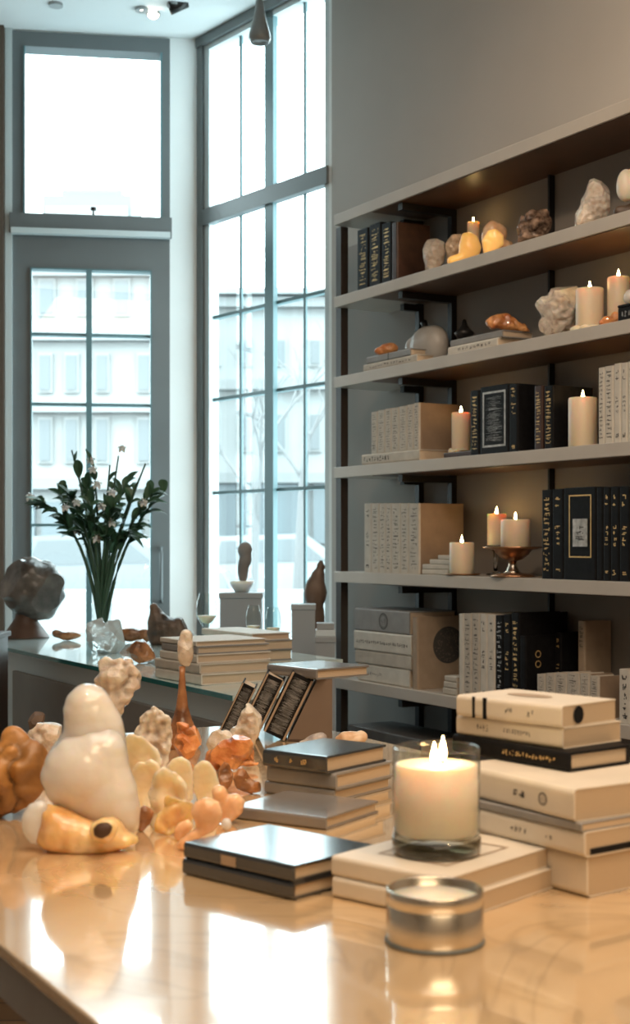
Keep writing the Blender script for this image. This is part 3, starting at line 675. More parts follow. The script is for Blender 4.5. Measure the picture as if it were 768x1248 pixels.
# ---- shelf 3
z = ZS[3]
fbook('thick cream book lying flat under the row of patterned books on the fourth board', 441, 511, 0.012, 0.165, 0.037, z, 'cream', letter='ink', text=[('g', .03, .5, .25, .75, 10, 4)])
xs = [452, 460, 469, 477, 486, 496, 504, 511]
for i in range(7):
    sbook(z+0.0375, xs[i], xs[i+1], [502, 500, 498, 497, 495, 493, 491][i], 0.16, f'{ORD[i]} from the left of seven cream patterned books standing on a flat book, fourth board', 'cream', cover2='side_shade', v=0.016, letter='grey_ink', text=SPECK, group='seven cream books on the fourth board')
fbook('thin dark brown book lying under the leaning candle, beside the cream books', 541, 574, 0.03, 0.12, 0.018, z, 'brownl')
candle('dripping cream candle on the thin dark book between cream and black books', 562, 546, 503, 23, YV(562, 0.08), z+0.0182, drip=True)
sbook(z, 573, 584, 476, 0.15, 'slim black gold-lettered book at the left end of the black row, fourth board', 'black', letter='gold', text=GOLDT)
def panel(t, L, D, T):
    bm = bmesh.new()
    for a, b, c, d in ((.10, .92, .10, .15), (.10, .92, .85, .90), (.10, .13, .15, .85), (.89, .92, .15, .85)): band(bm, a*L, b*L, c*T, d*T)
    for q in range(9): glyph_run(bm, (.18+q*.075)*L, (.25+q*.075)*L, .2*T, .8*T, 5, strokes=4)
    obj('embossed_panel', bm, M['silver'], t, recalc=False)
sbook(z, 585, 620, 470, 0.15, 'broad black book with embossed silver panel, fourth board', 'black', extra=panel)
sbook(z, 620.5, 631, 468, 0.15, 'black gold-lettered book right of the embossed panel book, fourth board', 'black', letter='gold', text=[('g', .8, .97, .2, .8, 3, 4), ('g', .55, .75, .2, .8, 3, 3), ('g', .03, .12, .2, .8, 1, 4)])
sbook(z, 651, 661, 470, 0.15, 'left of two gold-spined black books just left of the fat candle, fourth board', 'brownl', letter='gold', text=GOLDT)
sbook(z, 663, 674, 470, 0.15, 'right of two gold-spined black books just left of the fat candle, fourth board', 'black', letter='gold', text=GOLDT)
candle('fat honey coloured pillar candle in front of the black books, fourth board', 710.5, 540, 485, 35, YV(710, 0.045), z)
xs = [729, 737, 748, 757, 765, 777, 788]
for i in range(6):
    sbook(z, xs[i], xs[i+1]-0.3, [448, 446, 443, 442, 440, 438][i], 0.15, f'{ORD[i]} from left of the tall off-white books at right end, fourth board', 'white', letter='ink' if i % 2 else 'grey_ink', text=SPECK if i < 2 else title(), group='tall off-white books at the right end of the fourth board')

# ---- shelf 4
z = ZS[4]
xs = [443.5, 452.5, 462, 470, 477, 488, 498, 511]
for i in range(7):
    sbook(z, xs[i], xs[i+1], 613.5, 0.18, f'{ORD[i]} from the left of seven cream patterned books standing on the fifth board', 'cream', cover2='side_shade', letter='ink' if i in (0, 4) else 'grey_ink', text=title() if i == 0 else SPECK, group='seven cream books on the fifth board')
for i, (a, b, zz, T) in enumerate(((514.5, 546, 0, .017), (515, 547, .0172, .016), (524, 548, .0334, .016), (534, 550, .0496, .014))):
    fbook(f'{["lowest", "second from bottom", "third from bottom", "topmost"][i]} of the tiny stacked cream books beside the short candle, fifth board', a, b, 0.0155, 0.08, T, z+zz, 'cream', group='tiny stacked books on the fifth board')
t = thing('candle_plate', 'flat copper plate under the short candle, fifth board', 'plate', W(S(564, 0.05), 0.05, z))
obj('plate', lathe(bmesh.new(), [(0, 0), (.05, 0), (.058, .004), (.056, .006), (.048, .003), (0, .003)], 28), M['copper'], t, smooth=True)
candle('short cream candle on a copper plate, fifth board', 563, 697, 661, 30, YV(564, 0.05), z+0.0032)
t = thing('pedestal_dish', 'aged silver pedestal dish holding the wider candle, fifth board', 'candle holder', W(S(625, 0.055), 0.055, z))
kk = YV(625, 0.055)/FPX; hd = 37*kk
obj('bowl', lathe(bmesh.new(), [(0, hd*.52), (.012, hd*.52), (.03, hd*.58), (.048, hd*.74), (.058, hd*.9), (.088, hd*.95), (.09, hd), (.05, hd*.97), (.04, hd*.93), (0, hd*.93)], 36), M['copper'], t, smooth=True)
obj('stem', lathe(bmesh.new(), [(0, .012), (.028, .012), (.02, hd*.2), (.013, hd*.36), (.012, hd*.525), (0, hd*.525)], 24), M['tin'], t, smooth=True)
obj('foot', lathe(bmesh.new(), [(0, 0), (.066, 0), (.068, .004), (.06, .008), (.028, .012), (0, .012)], 32), M['copper'], t, smooth=True)
candle('wider cream candle on the pedestal dish, fifth board', 628.5, 662, 633, 36, YV(625, 0.055), z+hd*.93)
t = thing('glass_candlestick', 'slim clear glass candlestick behind the pedestal dish', 'candle holder', W(S(604, 0.15), 0.15, z))
k2 = YV(604, .15)/FPX; h2 = 36*k2
obj('stem', lathe(bmesh.new(), [(0, 0), (.03, 0), (.03, .004), (.007, .01), (.006, h2*.8), (.03, h2*.96), (.033, h2), (0, h2)], 24), M['glass'], t, smooth=True)
candle('taller narrow cream candle on the glass candlestick, fifth board', 605.5, 662, 626, 23, YV(604, 0.15), z+h2)
xs = [660, 673, 687, 727, 735, 744, 755, 768, 784]
yt = [597, 596, 594, 594, 594, 593, 593, 592]
def plate_lab(t, L, D, T):
    bm = bmesh.new(); fr = ((.24, .92, .14, .17), (.24, .92, .80, .83), (.24, .255, .17, .80), (.905, .92, .17, .80))
    for a, b, c, d in fr: band(bm, a*L, b*L, c*T, d*T)
    obj('gold_rule', bm, M['gold'], t, recalc=False)
    bm = bmesh.new(); box(bm, .36*L, .66*L, -0.002, 0, .26*T, .70*T); obj('title_plate', bm, M['silver'], t)
    bm = bmesh.new(); glyph_run(bm, .42*L, .6*L, .34*T, .62*T, 3, y=-0.0026); obj('title_marks', bm, M['ink'], t, recalc=False)
for i in range(8):
    lb = ['slim black book with mottled gold spine at left of the black row, fifth board', 'black book with gold numerals second in the black row, fifth board',
          'broad black book with pale title plate in gold frame, fifth board', 'narrow plain black book just right of the title-plate book, fifth board',
          'black book with bronze marks second right of the title-plate book, fifth board', 'black book with bronze marks third right of the title-plate book, fifth board',
          'black book near the right frame edge with slanting bronze lettering, fifth board', 'black book cut by the right frame edge, fifth board'][i]
    sbook(z, xs[i], xs[i+1]-0.4, yt[i], 0.17, lb, 'black', letter=None if i in (2, 3) else 'gold', text=GOLDT if i == 0 else title(), extra=plate_lab if i == 2 else None)

# ---- shelf 5
z = ZS[5]
fbook('bottom off-white book of the flat stack at the left end of the sixth board', 436, 499, 0.02, 0.19, 0.060, z, 'white', letter='grey_ink', text=[('g', .2, .5, .4, .6, 8, 3)])
fbook('third book down in the flat off-white stack, sixth board', 433, 501, 0.018, 0.19, 0.047, z+0.0605, 'cream')
fbook('second book down with dark line of lettering, flat stack, sixth board', 431.5, 501, 0.016, 0.19, 0.068, z+0.108, 'white', letter='ink', text=[('g', .04, .95, .36, .56, 24, 4)])
fbook('top grey book with a round seal on its spine, flat stack, sixth board', 432.5, 499, 0.018, 0.19, 0.078, z+0.1765, 'greyc', letter='ink', text=[('o', .54, .5, .36)])
def seal(t, L, D, T):
    bm = bmesh.new(); cx, cy, r = L*.60, D*.62, 0.062; y = -0.0006
    for a, b in ((0, .0), ): pass
    vs = [bm.verts.new((cx+r*math.cos(q*math.pi/20), cy+r*math.sin(q*math.pi/20), y)) for q in range(40)]; bm.faces.new(vs)
    obj('round_seal', bm, M['ink'], t)
    bm = bmesh.new(); ring_marks(bm, cx, cy, r*.96, lambda x, q: (x, q, y-0.0006), 36) if False else None
    for q in range(110):
        a = rng.uniform(0, 6.28); rr = r*.9*rng.random()**.5; px, py = cx+rr*math.cos(a), cy+rr*math.sin(a); w = .0013
        bm.faces.new([bm.verts.new((px+u*w, py+k*w*.5, y-0.0006)) for u, k in ((-1, -1), (1, -1), (1, 1), (-1, 1))])
    obj('seal_tracery', bm, M['tan'], t, recalc=False)
sbook(z, 502.5, 509, 752, 0.20, 'tan book with a large dark round seal on its cover, sixth board', 'tan', v=0.016, extra=seal)
for i, (a, T, zz) in enumerate(((540, .022, 0), (541, .02, .0222), (542, .018, .0424))):
    fbook(f'{["bottom", "middle", "top"][i]} one of three tiny cream books just right of the seal book, sixth board', a, 556.5, 0.016, 0.09, T, z+zz, 'cream', group='tiny cream books on the sixth board')
rows = [(559, 565, 748, 'white', 'grey_ink', None), (565, 574.5, 748, 'cream', 'grey_ink', SPECK), (575, 584.5, 747.5, 'cream', 'grey_ink', SPECK), (585, 593.5, 748, 'white', 'ink', title()),
        (594, 603, 749, 'white', 'ink', title()), (603.5, 613, 750, 'black', 'silver', SPECK), (613.5, 622.5, 749, 'black', 'gold', title()), (623, 633, 747, 'black', 'gold', GOLDT)]
for i, (a, b, yt, cv, lt, tx) in enumerate(rows):
    sbook(z, a, b, yt, 0.185, f'{ORD[i % 5]} from left of the {"five pale" if i < 5 else "three black ornate"} upright books, middle of the sixth board', cv, letter=lt if tx else None, text=tx, group='eight upright books on the sixth board')
def goldm(t, L, D, T):
    bm = bmesh.new()
    for q in (.60, .74): ring_marks(bm, L*q, D*.25, .011, lambda x, w: (x, w, -0.0006), 14)
    obj('cover_ornament', bm, M['gold'], t, recalc=False)
sbook(z, 633.5, 641, 775, 0.185, 'short black book with two small gold rings on its cover, sixth board', 'black', extra=goldm)
sbook(z, 676, 684, 771, 0.10, 'short black book behind the small cream books, sixth board', 'black', v=0.12, letter='gold', text=title())
xs = [654, 665, 677, 691, 707, 719, 730]
for i in range(6):
    sbook(z, xs[i], xs[i+1]-0.5, [822, 821, 821, 820, 821, 824][i], 0.085, f'{ORD[i]} from the left of six small cream books at the right of the sixth board', 'cream', cover2='side_shade', letter='ink', text=SPECK, group='six small cream books on the sixth board')
sbook(z, 704, 713, 757, 0.10, 'grey-brown book standing behind the six small cream books, sixth board', 'tan', v=0.125, letter='ink', text=[('g', .7, .95, .2, .8, 5, 4)])
sbook(z, 754, 769, 816, 0.10, 'cream book with dark marks at the right edge of the sixth board', 'white', letter='ink', text=[('g', .05, .95, .25, .75, 5, 4)])
# ---- lowest shelf
z = ZS[6]
for i, (a, b, T, zz, cv, tn) in enumerate(((419, 497, .075, 0, 'dgrey', 0), (420, 506, .07, .0755, 'greyc', 0), (424, 512, .062, .146, 'dgrey', 0))):
    fbook(f'{["bottom", "middle", "top"][i]} dark grey book of the flat stack on the lowest board', a, b, 0.02, 0.19, T, z+zz+.001*i, cv, turn=tn, letter='grey_ink' if i == 2 else None, text=[('g', .38, .44, .4, .7, 1, 4)], group='dark books stacked on the lowest board')

# ================================================================== STONE TABLE
tv0, tv1, ts0, ts1 = -2.2165, -1.28, 0.45, 2.75
tb = thing('stone_table', 'long polished cream stone table covered with shells and stacked books', 'table', W(0, 0, 0), (0, 0, SROT))
obj('table_top', B(ts0, ts1, tv0, tv1, TZ-0.012, TZ, bev=0.002), M['stone'], tb)
obj('apron', B(ts0+0.004, ts1-0.004, tv0+0.004, tv1-0.004, TZ-0.05, TZ-0.0122), M['stone_edge'], tb)
for s in (ts0+.08, ts1-.08):
    for v in (tv0+.08, tv1-.08): obj('leg', B(s-.035, s+.035, v-.035, v+.035, 0, TZ-.0502, bev=.003), M['umber'], tb)

TZ += 0.0005
# ---- books on the table.  corner = front (nearest) bottom corner of the spine edge
def tbook(label, corner, ang, L, D, T, z, cover, **k):
    d = Vector((math.cos(R(ang)), math.sin(R(ang)), 0)); p = Vector((corner[0], corner[1], z))-d*L
    return book(label, L, D, T, p, (0, 0, R(ang)), cover, **k)
# stack beside the shells
tbook('bottom grey book of the stack topped by a black gold-marked book', (0.025, 1.835), -37, .118, .135, .016, TZ, 'greyc')
tbook('middle tan book of the stack topped by a black gold-marked book', (0.027, 1.832), -37, .116, .135, .022, TZ+.0165, 'greyc')
tbook('black book with three gold marks on top of the stack behind the open table', (0.0135, 1.825), -38, .107, .138, .023, TZ+.039, 'blackg', letter='gold', text=[('g', .18, .27, .3, .7, 1, 6), ('g', .42, .5, .3, .7, 1, 6), ('g', .6, .72, .3, .7, 1, 7)])
tbook('single thin grey hardcover lying between the black pair and the gold-marked stack', (0.0125, 1.66), -32, .138, .128, .0148, TZ, 'greyg', cover2=None)
# dark pair
tbook('lower of two glossy dark books lying at the front of the table', (-0.0215, 1.334), -43, .158, .125, .016, TZ, 'blackg')
tbook('upper of two glossy dark books lying at the front of the table', (-0.0215, 1.336), -43, .156, .124, .0165, TZ+.0163, 'blackg', letter='tan', text=[('b', .36, .5, .15, .75)])
# ivory pair under the jar candle
tbook('lower ivory book under the burning jar candle', (0.124, 1.255), -41, .142, .185, .0195, TZ, 'ivory', pages='pages_w', hard=False)
def topframe(t, L, D, T):
    bm = bmesh.new(); z = T+0.0005
    for a, b, c, d in ((.2, .8, .2, .225), (.2, .8, .775, .8), (.2, .225, .225, .775), (.775, .8, .225, .775)):
        bm.faces.new([bm.verts.new((x*L, y*D, z)) for x, y in ((a, c), (b, c), (b, d), (a, d))])
    obj('cover_print', bm, M['tan'], t, recalc=False)
tbook('upper ivory book directly beneath the burning jar candle', (0.121, 1.26), -41, .139, .178, .0195, TZ+.0198, 'ivory', pages='pages_w', hard=False, extra=topframe)
# right stack
zz = TZ
tbook('bottom ivory book of the tall right-hand stack', (0.262, 1.344), -54, .075, .17, .0397, zz, 'ivory', pages='pages_w', hard=False, letter='ink', text=[('g', .3, .4, .4, .6, 2)]); zz += .04
tbook('second from bottom in the tall right-hand stack, ivory with dark band along its foot', (0.2583, 1.337), -54, .175, .165, .0245, zz, 'ivory', pages='pages_w', hard=False, letter='ink', text=[('g', .42, .56, .4, .65, 4), ('g', .7, .76, .4, .6, 2)],
      extra=lambda t, L, D, T: obj('foot_band', B(L, L+.0005, .008, D*.9, .002, T*.32), M['black'], t)); zz += .0248
tbook('thin grey book sandwiched in the tall right-hand stack', (0.2555, 1.337), -55, .188, .16, .008, zz, 'greyc', hard=False); zz += .0082
tbook('thick ivory book below the black one in the tall right-hand stack', (0.249, 1.342), -58, .185, .165, .032, zz, 'ivory', pages='pages_w', hard=False, letter='ink', text=[('g', .5, .62, .3, .62, 2), ('o', .76, .5, .2)]); zz += .0323
tbook('black book with gold title in the tall right-hand stack', (0.2614, 1.438), -53, .176, .095, .0204, zz, 'black', letter='gold', text=[('g', .45, .9, .35, .65, 16, 4)]); zz += .0206
tbook('second from top in the tall right-hand stack, ivory with dark lettering', (0.259, 1.460), -50, .154, .098, .022, zz, 'ivory', pages='pages_w', hard=False, letter='ink', text=[('g', .2, .32, .35, .7, 4), ('g', .46, .72, .36, .64, 10)]); zz += .0222
def topbk(t, L, D, T):
    bm = bmesh.new()
    for a, b in ((.16, .185), (.265, .30)): box(bm, a*L, b*L, -.0006, .0005, 0, T)
    obj('spine_band', bm, M['black'], t)
    bm = bmesh.new(); n = 14
    bm.faces.new([bm.verts.new((L+.0006, D*.30+.009*math.cos(q*2*math.pi/n), T*.52+.0095*math.sin(q*2*math.pi/n))) for q in range(n)]); obj('edge_mark', bm, M['black'], t)
    bm = bmesh.new(); n = 24
    bm.faces.new([bm.verts.new((L*.42+.03*math.cos(q*2*math.pi/n), D*.55+.014*math.sin(q*2*math.pi/n), T+.0005)) for q in range(n)]); obj('cover_print', bm, M['tan'], t)
tbook('top ivory book with two black spine bands on the tall right-hand stack', (0.2575, 1.457), -47.5, .146, .096, .0235, zz, 'ivory', pages='pages_w', hard=False, letter='ink', text=[('g', .48, .55, .34, .68, 2), ('g', .68, .76, .34, .68, 2)], extra=topbk)

# ---- jar candle and tin
jz = TZ+.0198+.0195+.0008; jY = 1.362
t = thing('jar_candle', 'lit two-wick candle in a clear glass tumbler standing on the ivory books', 'candle', (P(532, 0, jY).x, jY, jz))
r = .0425; hh = .103
prof = [(0, 0), (r*.94, 0), (r, .004), (r, hh-.001), (r-.0008, hh), (r-.0016, hh-.001), (r-.0016, hh-.004)]
obj('glass_tumbler', lathe(bmesh.new(), prof, 48), M['thin'], t, smooth=True)
wr_ = r-.0022
obj('wax_fill', lathe(bmesh.new(), [(0, .0195), (wr_-.002, .0195), (wr_, .021), (wr_, .086), (wr_-.003, .0865), (wr_*.8, .085), (0, .0845)], 48), M['waxw'], t, smooth=True)
obj('base_foil', lathe(bmesh.new(), [(r+.0003, .002), (r+.0008, .002), (r+.0008, .016), (r+.0003, .016)], 48), M['smoked'], t, smooth=True)
add_flame(t, .022, .0036, .0845, -.003, -.010); add_flame(t, .025, .0036, .0845, .0075, .012)
tY = 1.2; t = thing('candle_tin', 'small round brushed metal candle tin at the front of the table', 'tin', (P(530, 0, tY).x, tY, TZ))
r = .0418; hh = .046
obj('tin_body', lathe(bmesh.new(), [(0, 0), (r*.97, 0), (r, .002), (r, hh-.014), (r*.985, hh-.0135), (r*.985, hh-.0125), (r*1.0, hh-.012), (r, hh-.001), (r-.001, hh), (r-.002, hh-.001), (r-.002, .004), (0, .004)], 56), M['tin'], t, smooth=True)
obj('wax_fill', lathe(bmesh.new(), [(0, .0042), (r-.0025, .0042), (r-.0025, hh-.008), (0, hh-.009)], 40), M['waxw'], t, smooth=True)
obj('base_rim', lathe(bmesh.new(), [(r*.98, .0), (r+.0012, .0003), (r+.0012, .0025), (r*.99, .003)], 48), M['frame'], t, smooth=True)

# ---- shells and crystals on the table
cs = thing('crystal_sculpture', 'big milky white crystal resting in a honey shell cup at the front left', 'crystal', (P(100, 0, 1.57).x, 1.57, TZ))
rt = Vector(cs.location)
CR = crag
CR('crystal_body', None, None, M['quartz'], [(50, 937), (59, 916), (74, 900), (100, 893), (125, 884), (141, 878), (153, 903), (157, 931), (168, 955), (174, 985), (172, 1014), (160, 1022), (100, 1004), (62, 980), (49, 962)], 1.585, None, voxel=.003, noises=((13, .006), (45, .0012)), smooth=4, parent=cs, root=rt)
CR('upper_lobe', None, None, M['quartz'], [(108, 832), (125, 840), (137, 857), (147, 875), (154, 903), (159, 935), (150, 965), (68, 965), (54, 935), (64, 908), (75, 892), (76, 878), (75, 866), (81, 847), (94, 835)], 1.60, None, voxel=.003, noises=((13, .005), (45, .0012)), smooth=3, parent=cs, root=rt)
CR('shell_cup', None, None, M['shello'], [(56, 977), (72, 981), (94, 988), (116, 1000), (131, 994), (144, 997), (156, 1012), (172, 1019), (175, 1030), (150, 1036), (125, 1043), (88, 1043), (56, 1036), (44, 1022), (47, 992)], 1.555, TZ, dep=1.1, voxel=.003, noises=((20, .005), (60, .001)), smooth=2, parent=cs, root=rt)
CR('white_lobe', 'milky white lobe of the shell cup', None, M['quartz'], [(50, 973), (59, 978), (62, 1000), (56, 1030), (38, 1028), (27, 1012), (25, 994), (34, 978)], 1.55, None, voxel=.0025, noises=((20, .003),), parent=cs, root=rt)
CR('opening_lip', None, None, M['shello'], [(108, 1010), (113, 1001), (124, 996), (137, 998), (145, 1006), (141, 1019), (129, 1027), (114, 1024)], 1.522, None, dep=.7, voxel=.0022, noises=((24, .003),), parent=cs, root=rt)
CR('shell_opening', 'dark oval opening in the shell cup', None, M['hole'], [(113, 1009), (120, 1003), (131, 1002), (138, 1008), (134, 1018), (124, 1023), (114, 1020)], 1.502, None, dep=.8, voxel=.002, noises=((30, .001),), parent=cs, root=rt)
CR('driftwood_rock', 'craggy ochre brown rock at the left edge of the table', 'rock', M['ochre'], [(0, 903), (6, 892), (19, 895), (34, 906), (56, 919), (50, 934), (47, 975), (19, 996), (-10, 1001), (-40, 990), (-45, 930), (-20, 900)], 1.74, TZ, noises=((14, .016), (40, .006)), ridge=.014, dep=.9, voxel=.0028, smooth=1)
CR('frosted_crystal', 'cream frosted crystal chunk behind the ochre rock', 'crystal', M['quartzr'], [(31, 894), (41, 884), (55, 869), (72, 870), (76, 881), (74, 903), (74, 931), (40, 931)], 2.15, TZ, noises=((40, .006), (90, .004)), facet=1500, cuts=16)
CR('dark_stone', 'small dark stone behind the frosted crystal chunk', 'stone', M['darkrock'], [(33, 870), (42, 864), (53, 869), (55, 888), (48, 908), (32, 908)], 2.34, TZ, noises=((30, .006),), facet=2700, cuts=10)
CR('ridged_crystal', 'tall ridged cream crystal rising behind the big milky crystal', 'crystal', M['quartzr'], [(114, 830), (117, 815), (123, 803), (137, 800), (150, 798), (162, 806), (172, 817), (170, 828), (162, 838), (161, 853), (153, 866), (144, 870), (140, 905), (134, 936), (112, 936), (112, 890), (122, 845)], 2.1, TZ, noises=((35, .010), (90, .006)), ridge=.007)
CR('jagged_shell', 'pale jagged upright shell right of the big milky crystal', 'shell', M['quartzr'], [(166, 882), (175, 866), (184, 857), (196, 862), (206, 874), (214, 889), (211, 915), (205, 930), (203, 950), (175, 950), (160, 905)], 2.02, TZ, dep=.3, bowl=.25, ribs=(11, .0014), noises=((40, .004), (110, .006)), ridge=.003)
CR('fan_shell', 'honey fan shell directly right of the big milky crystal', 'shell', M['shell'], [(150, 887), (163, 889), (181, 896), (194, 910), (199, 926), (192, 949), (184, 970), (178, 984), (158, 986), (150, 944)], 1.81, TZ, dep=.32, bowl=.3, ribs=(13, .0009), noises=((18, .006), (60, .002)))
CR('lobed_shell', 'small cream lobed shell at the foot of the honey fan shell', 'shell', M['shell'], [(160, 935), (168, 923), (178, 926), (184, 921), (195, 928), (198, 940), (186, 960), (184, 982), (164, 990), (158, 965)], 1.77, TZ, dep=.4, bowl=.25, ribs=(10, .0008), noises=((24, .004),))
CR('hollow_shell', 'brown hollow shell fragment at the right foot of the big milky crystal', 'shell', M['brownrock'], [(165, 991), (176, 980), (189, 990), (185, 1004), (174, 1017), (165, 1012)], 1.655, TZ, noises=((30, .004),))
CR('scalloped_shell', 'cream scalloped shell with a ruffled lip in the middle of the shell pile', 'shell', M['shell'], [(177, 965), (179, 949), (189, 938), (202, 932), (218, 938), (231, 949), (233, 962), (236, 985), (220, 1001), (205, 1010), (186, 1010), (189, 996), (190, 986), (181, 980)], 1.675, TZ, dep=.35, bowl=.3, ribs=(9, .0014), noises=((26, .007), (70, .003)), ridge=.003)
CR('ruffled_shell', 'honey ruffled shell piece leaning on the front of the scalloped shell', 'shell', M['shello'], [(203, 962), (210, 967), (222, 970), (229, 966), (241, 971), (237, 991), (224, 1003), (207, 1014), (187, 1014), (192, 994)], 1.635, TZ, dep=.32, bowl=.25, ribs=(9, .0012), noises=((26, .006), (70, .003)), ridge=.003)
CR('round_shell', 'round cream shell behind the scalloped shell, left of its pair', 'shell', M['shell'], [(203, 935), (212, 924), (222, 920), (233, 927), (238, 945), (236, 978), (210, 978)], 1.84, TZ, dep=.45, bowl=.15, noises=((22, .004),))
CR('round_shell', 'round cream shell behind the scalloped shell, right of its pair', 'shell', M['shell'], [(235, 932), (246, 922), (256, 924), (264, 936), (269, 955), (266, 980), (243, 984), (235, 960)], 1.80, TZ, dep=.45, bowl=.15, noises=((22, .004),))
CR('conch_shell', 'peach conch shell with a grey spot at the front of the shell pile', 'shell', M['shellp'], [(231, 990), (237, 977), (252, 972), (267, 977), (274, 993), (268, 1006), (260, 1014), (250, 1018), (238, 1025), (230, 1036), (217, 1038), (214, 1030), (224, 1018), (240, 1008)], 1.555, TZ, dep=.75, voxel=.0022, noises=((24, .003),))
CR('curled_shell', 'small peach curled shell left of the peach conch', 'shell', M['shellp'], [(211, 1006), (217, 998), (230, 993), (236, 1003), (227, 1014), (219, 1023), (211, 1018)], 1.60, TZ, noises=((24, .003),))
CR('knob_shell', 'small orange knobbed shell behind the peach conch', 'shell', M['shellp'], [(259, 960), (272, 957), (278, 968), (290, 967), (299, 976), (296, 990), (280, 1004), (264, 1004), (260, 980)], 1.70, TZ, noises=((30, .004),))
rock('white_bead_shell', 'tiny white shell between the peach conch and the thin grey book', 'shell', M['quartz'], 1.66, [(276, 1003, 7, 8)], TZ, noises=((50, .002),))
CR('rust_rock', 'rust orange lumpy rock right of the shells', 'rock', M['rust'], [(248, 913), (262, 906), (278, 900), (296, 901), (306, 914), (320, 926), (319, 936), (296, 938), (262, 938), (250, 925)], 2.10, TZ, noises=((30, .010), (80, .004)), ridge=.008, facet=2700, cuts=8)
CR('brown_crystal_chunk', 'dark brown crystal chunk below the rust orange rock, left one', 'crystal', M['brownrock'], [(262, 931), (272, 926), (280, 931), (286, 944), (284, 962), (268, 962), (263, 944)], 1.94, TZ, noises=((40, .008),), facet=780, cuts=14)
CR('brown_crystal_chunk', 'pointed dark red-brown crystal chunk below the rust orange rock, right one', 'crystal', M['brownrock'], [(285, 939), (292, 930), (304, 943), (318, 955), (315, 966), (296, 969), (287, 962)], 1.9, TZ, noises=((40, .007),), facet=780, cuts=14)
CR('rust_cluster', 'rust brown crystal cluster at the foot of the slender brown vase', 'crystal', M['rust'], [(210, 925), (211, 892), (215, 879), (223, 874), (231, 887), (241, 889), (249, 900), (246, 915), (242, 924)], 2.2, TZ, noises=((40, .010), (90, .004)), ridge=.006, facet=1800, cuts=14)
# slender brown vase with a pale bud
vY = 2.33; k = vY/FPX; t = thing('bud_vase', 'slender brown twisted vase holding a single pale bud', 'vase', (P(222, 0, vY).x, vY, TZ))
hv = (P(0, 812, vY).z-TZ)
pr = [(0, 0), (20*k, 0), (23*k, .008), (20*k, hv*.17), (12*k, hv*.34), (7.5*k, hv*.5), (5*k, hv*.72), (3.4*k, hv*.9), (4*k, hv), (2.6*k, hv-.002), (2*k, hv*.8), (0, hv*.6)]
obj('vase_body', lathe(bmesh.new(), pr, 24), M['brownrock'], t, smooth=True)
bm = bmesh.new(); tube(bm, [(0, 0, hv*.7), (0.001, 0, hv), (4*k, 0, hv+3*k)], 1.2*k, 8); obj('stem', bm, M['brownrock'], t, smooth=True)
zb = hv+2*k
me = blob([((4.5*k, 0, zb+18*k), (10.5*k, 9*k, 22*k)), ((5*k, 0, zb+34*k), (8.5*k, 8*k, 10*k)), ((2*k, 0, zb+10*k), (8*k, 7*k, 10*k))], .003, ((40, .003), (90, .0015)), 2)
obj('bud', me, M['quartzr'], t, smooth=True)

# ---- slanted display: stand, flat book, leaning ornate books
bY = 2.395; zb = TZ+.1075
t = thing('display_stand', 'brown wedge-shaped display stand at the far end of the table', 'stand', (P(384, 0, bY).x, bY, TZ))
k = bY/FPX; bm = bmesh.new(); pr = [(-34*k, 0), (21*k, 0), (21*k, .1072), (3*k, .1072)]
a = [bm.verts.new((x, 0, z)) for x, z in pr]; b = [bm.verts.new((x, .10, z)) for x, z in pr]; bm.faces.new(a); bm.faces.new(b[::-1])
for i in range(4): bm.faces.new((a[i], a[(i+1) % 4], b[(i+1) % 4], b[i]))
obj('wedge', bm, M['standwood'], t)
obj('felt_base', B(-33*k, 21.3*k, -.0005, .1005, 0, .004), M['umber'], t)
tbook('thick grey book lying flat on top of the brown display stand', (0.0015, 2.378), -50, .135, .122, .018, TZ+.1077, 'greyg')
def ornate(t, L, D, T):
    bm = bmesh.new()
    for q in range(14): glyph_run(bm, (.05+q*.064)*L, (.11+q*.064)*L, .16*T, .84*T, 6, strokes=9)
    obj('silver_filigree', bm, M['silver'], t, recalc=False)
    bm = bmesh.new(); band(bm, 0, L, .02*T, .11*T); band(bm, 0, L, .89*T, .98*T); obj('pale_border', bm, M['tan'], t, recalc=False)
for i, (xr, T, L, lb) in enumerate(((347, .041, .114, 'rightmost'), (311.5, .034, .114, 'middle'), (281, .026, .100, 'leftmost'))):
    p = PZ(xr, 905, TZ); p.y = 2.40; p.x = (xr-CX)*2.40/FPX; p.z = TZ
    book(f'{lb} of three ornate black and silver books leaning on the display stand', L, .085, T, p, (0, R(-90+26), 0), 'black', extra=ornate, group='ornate leaning books')
CR('quartz_slab', 'pale rough quartz slab leaning in front of the ornate books', 'crystal', M['quartzr'], [(280, 887), (292, 866), (304, 846), (314, 855), (324, 866), (314, 890), (306, 915), (276, 915)], 2.28, TZ, dep=.5, noises=((40, .003), (110, .003)), cuts=10)
CR('quartz_chip', 'small pale quartz chip left of the quartz slab', 'crystal', M['quartzr'], [(250, 905), (262, 884), (271, 889), (278, 887), (284, 897), (277, 917), (252, 917)], 2.27, TZ, dep=.6, noises=((40, .004),), facet=780, cuts=12)
rock('patterned_shell', 'small speckled grey shell at the foot of the display stand', 'shell', mat('speckled_shell', (0.30, 0.27, 0.27), .3, col2=(.80, .72, .62), vscale=60), 2.3, [(384, 897, 15, 9, 0, 9, -22), (374, 902, 10, 6)], TZ, noises=((40, .003),))
rock('cream_orange_rock', 'cream and orange rough stone behind the gold-marked stack', 'stone', mat('cream_orange_stone', (.62, .34, .16), .4, col2=(.84, .72, .56), vscale=30, bump=.4, bscale=60), 2.35, [(428, 900, 16, 10), (416, 902, 8, 7), (440, 898, 8, 9)], TZ, noises=((40, .006),), ridge=.004)

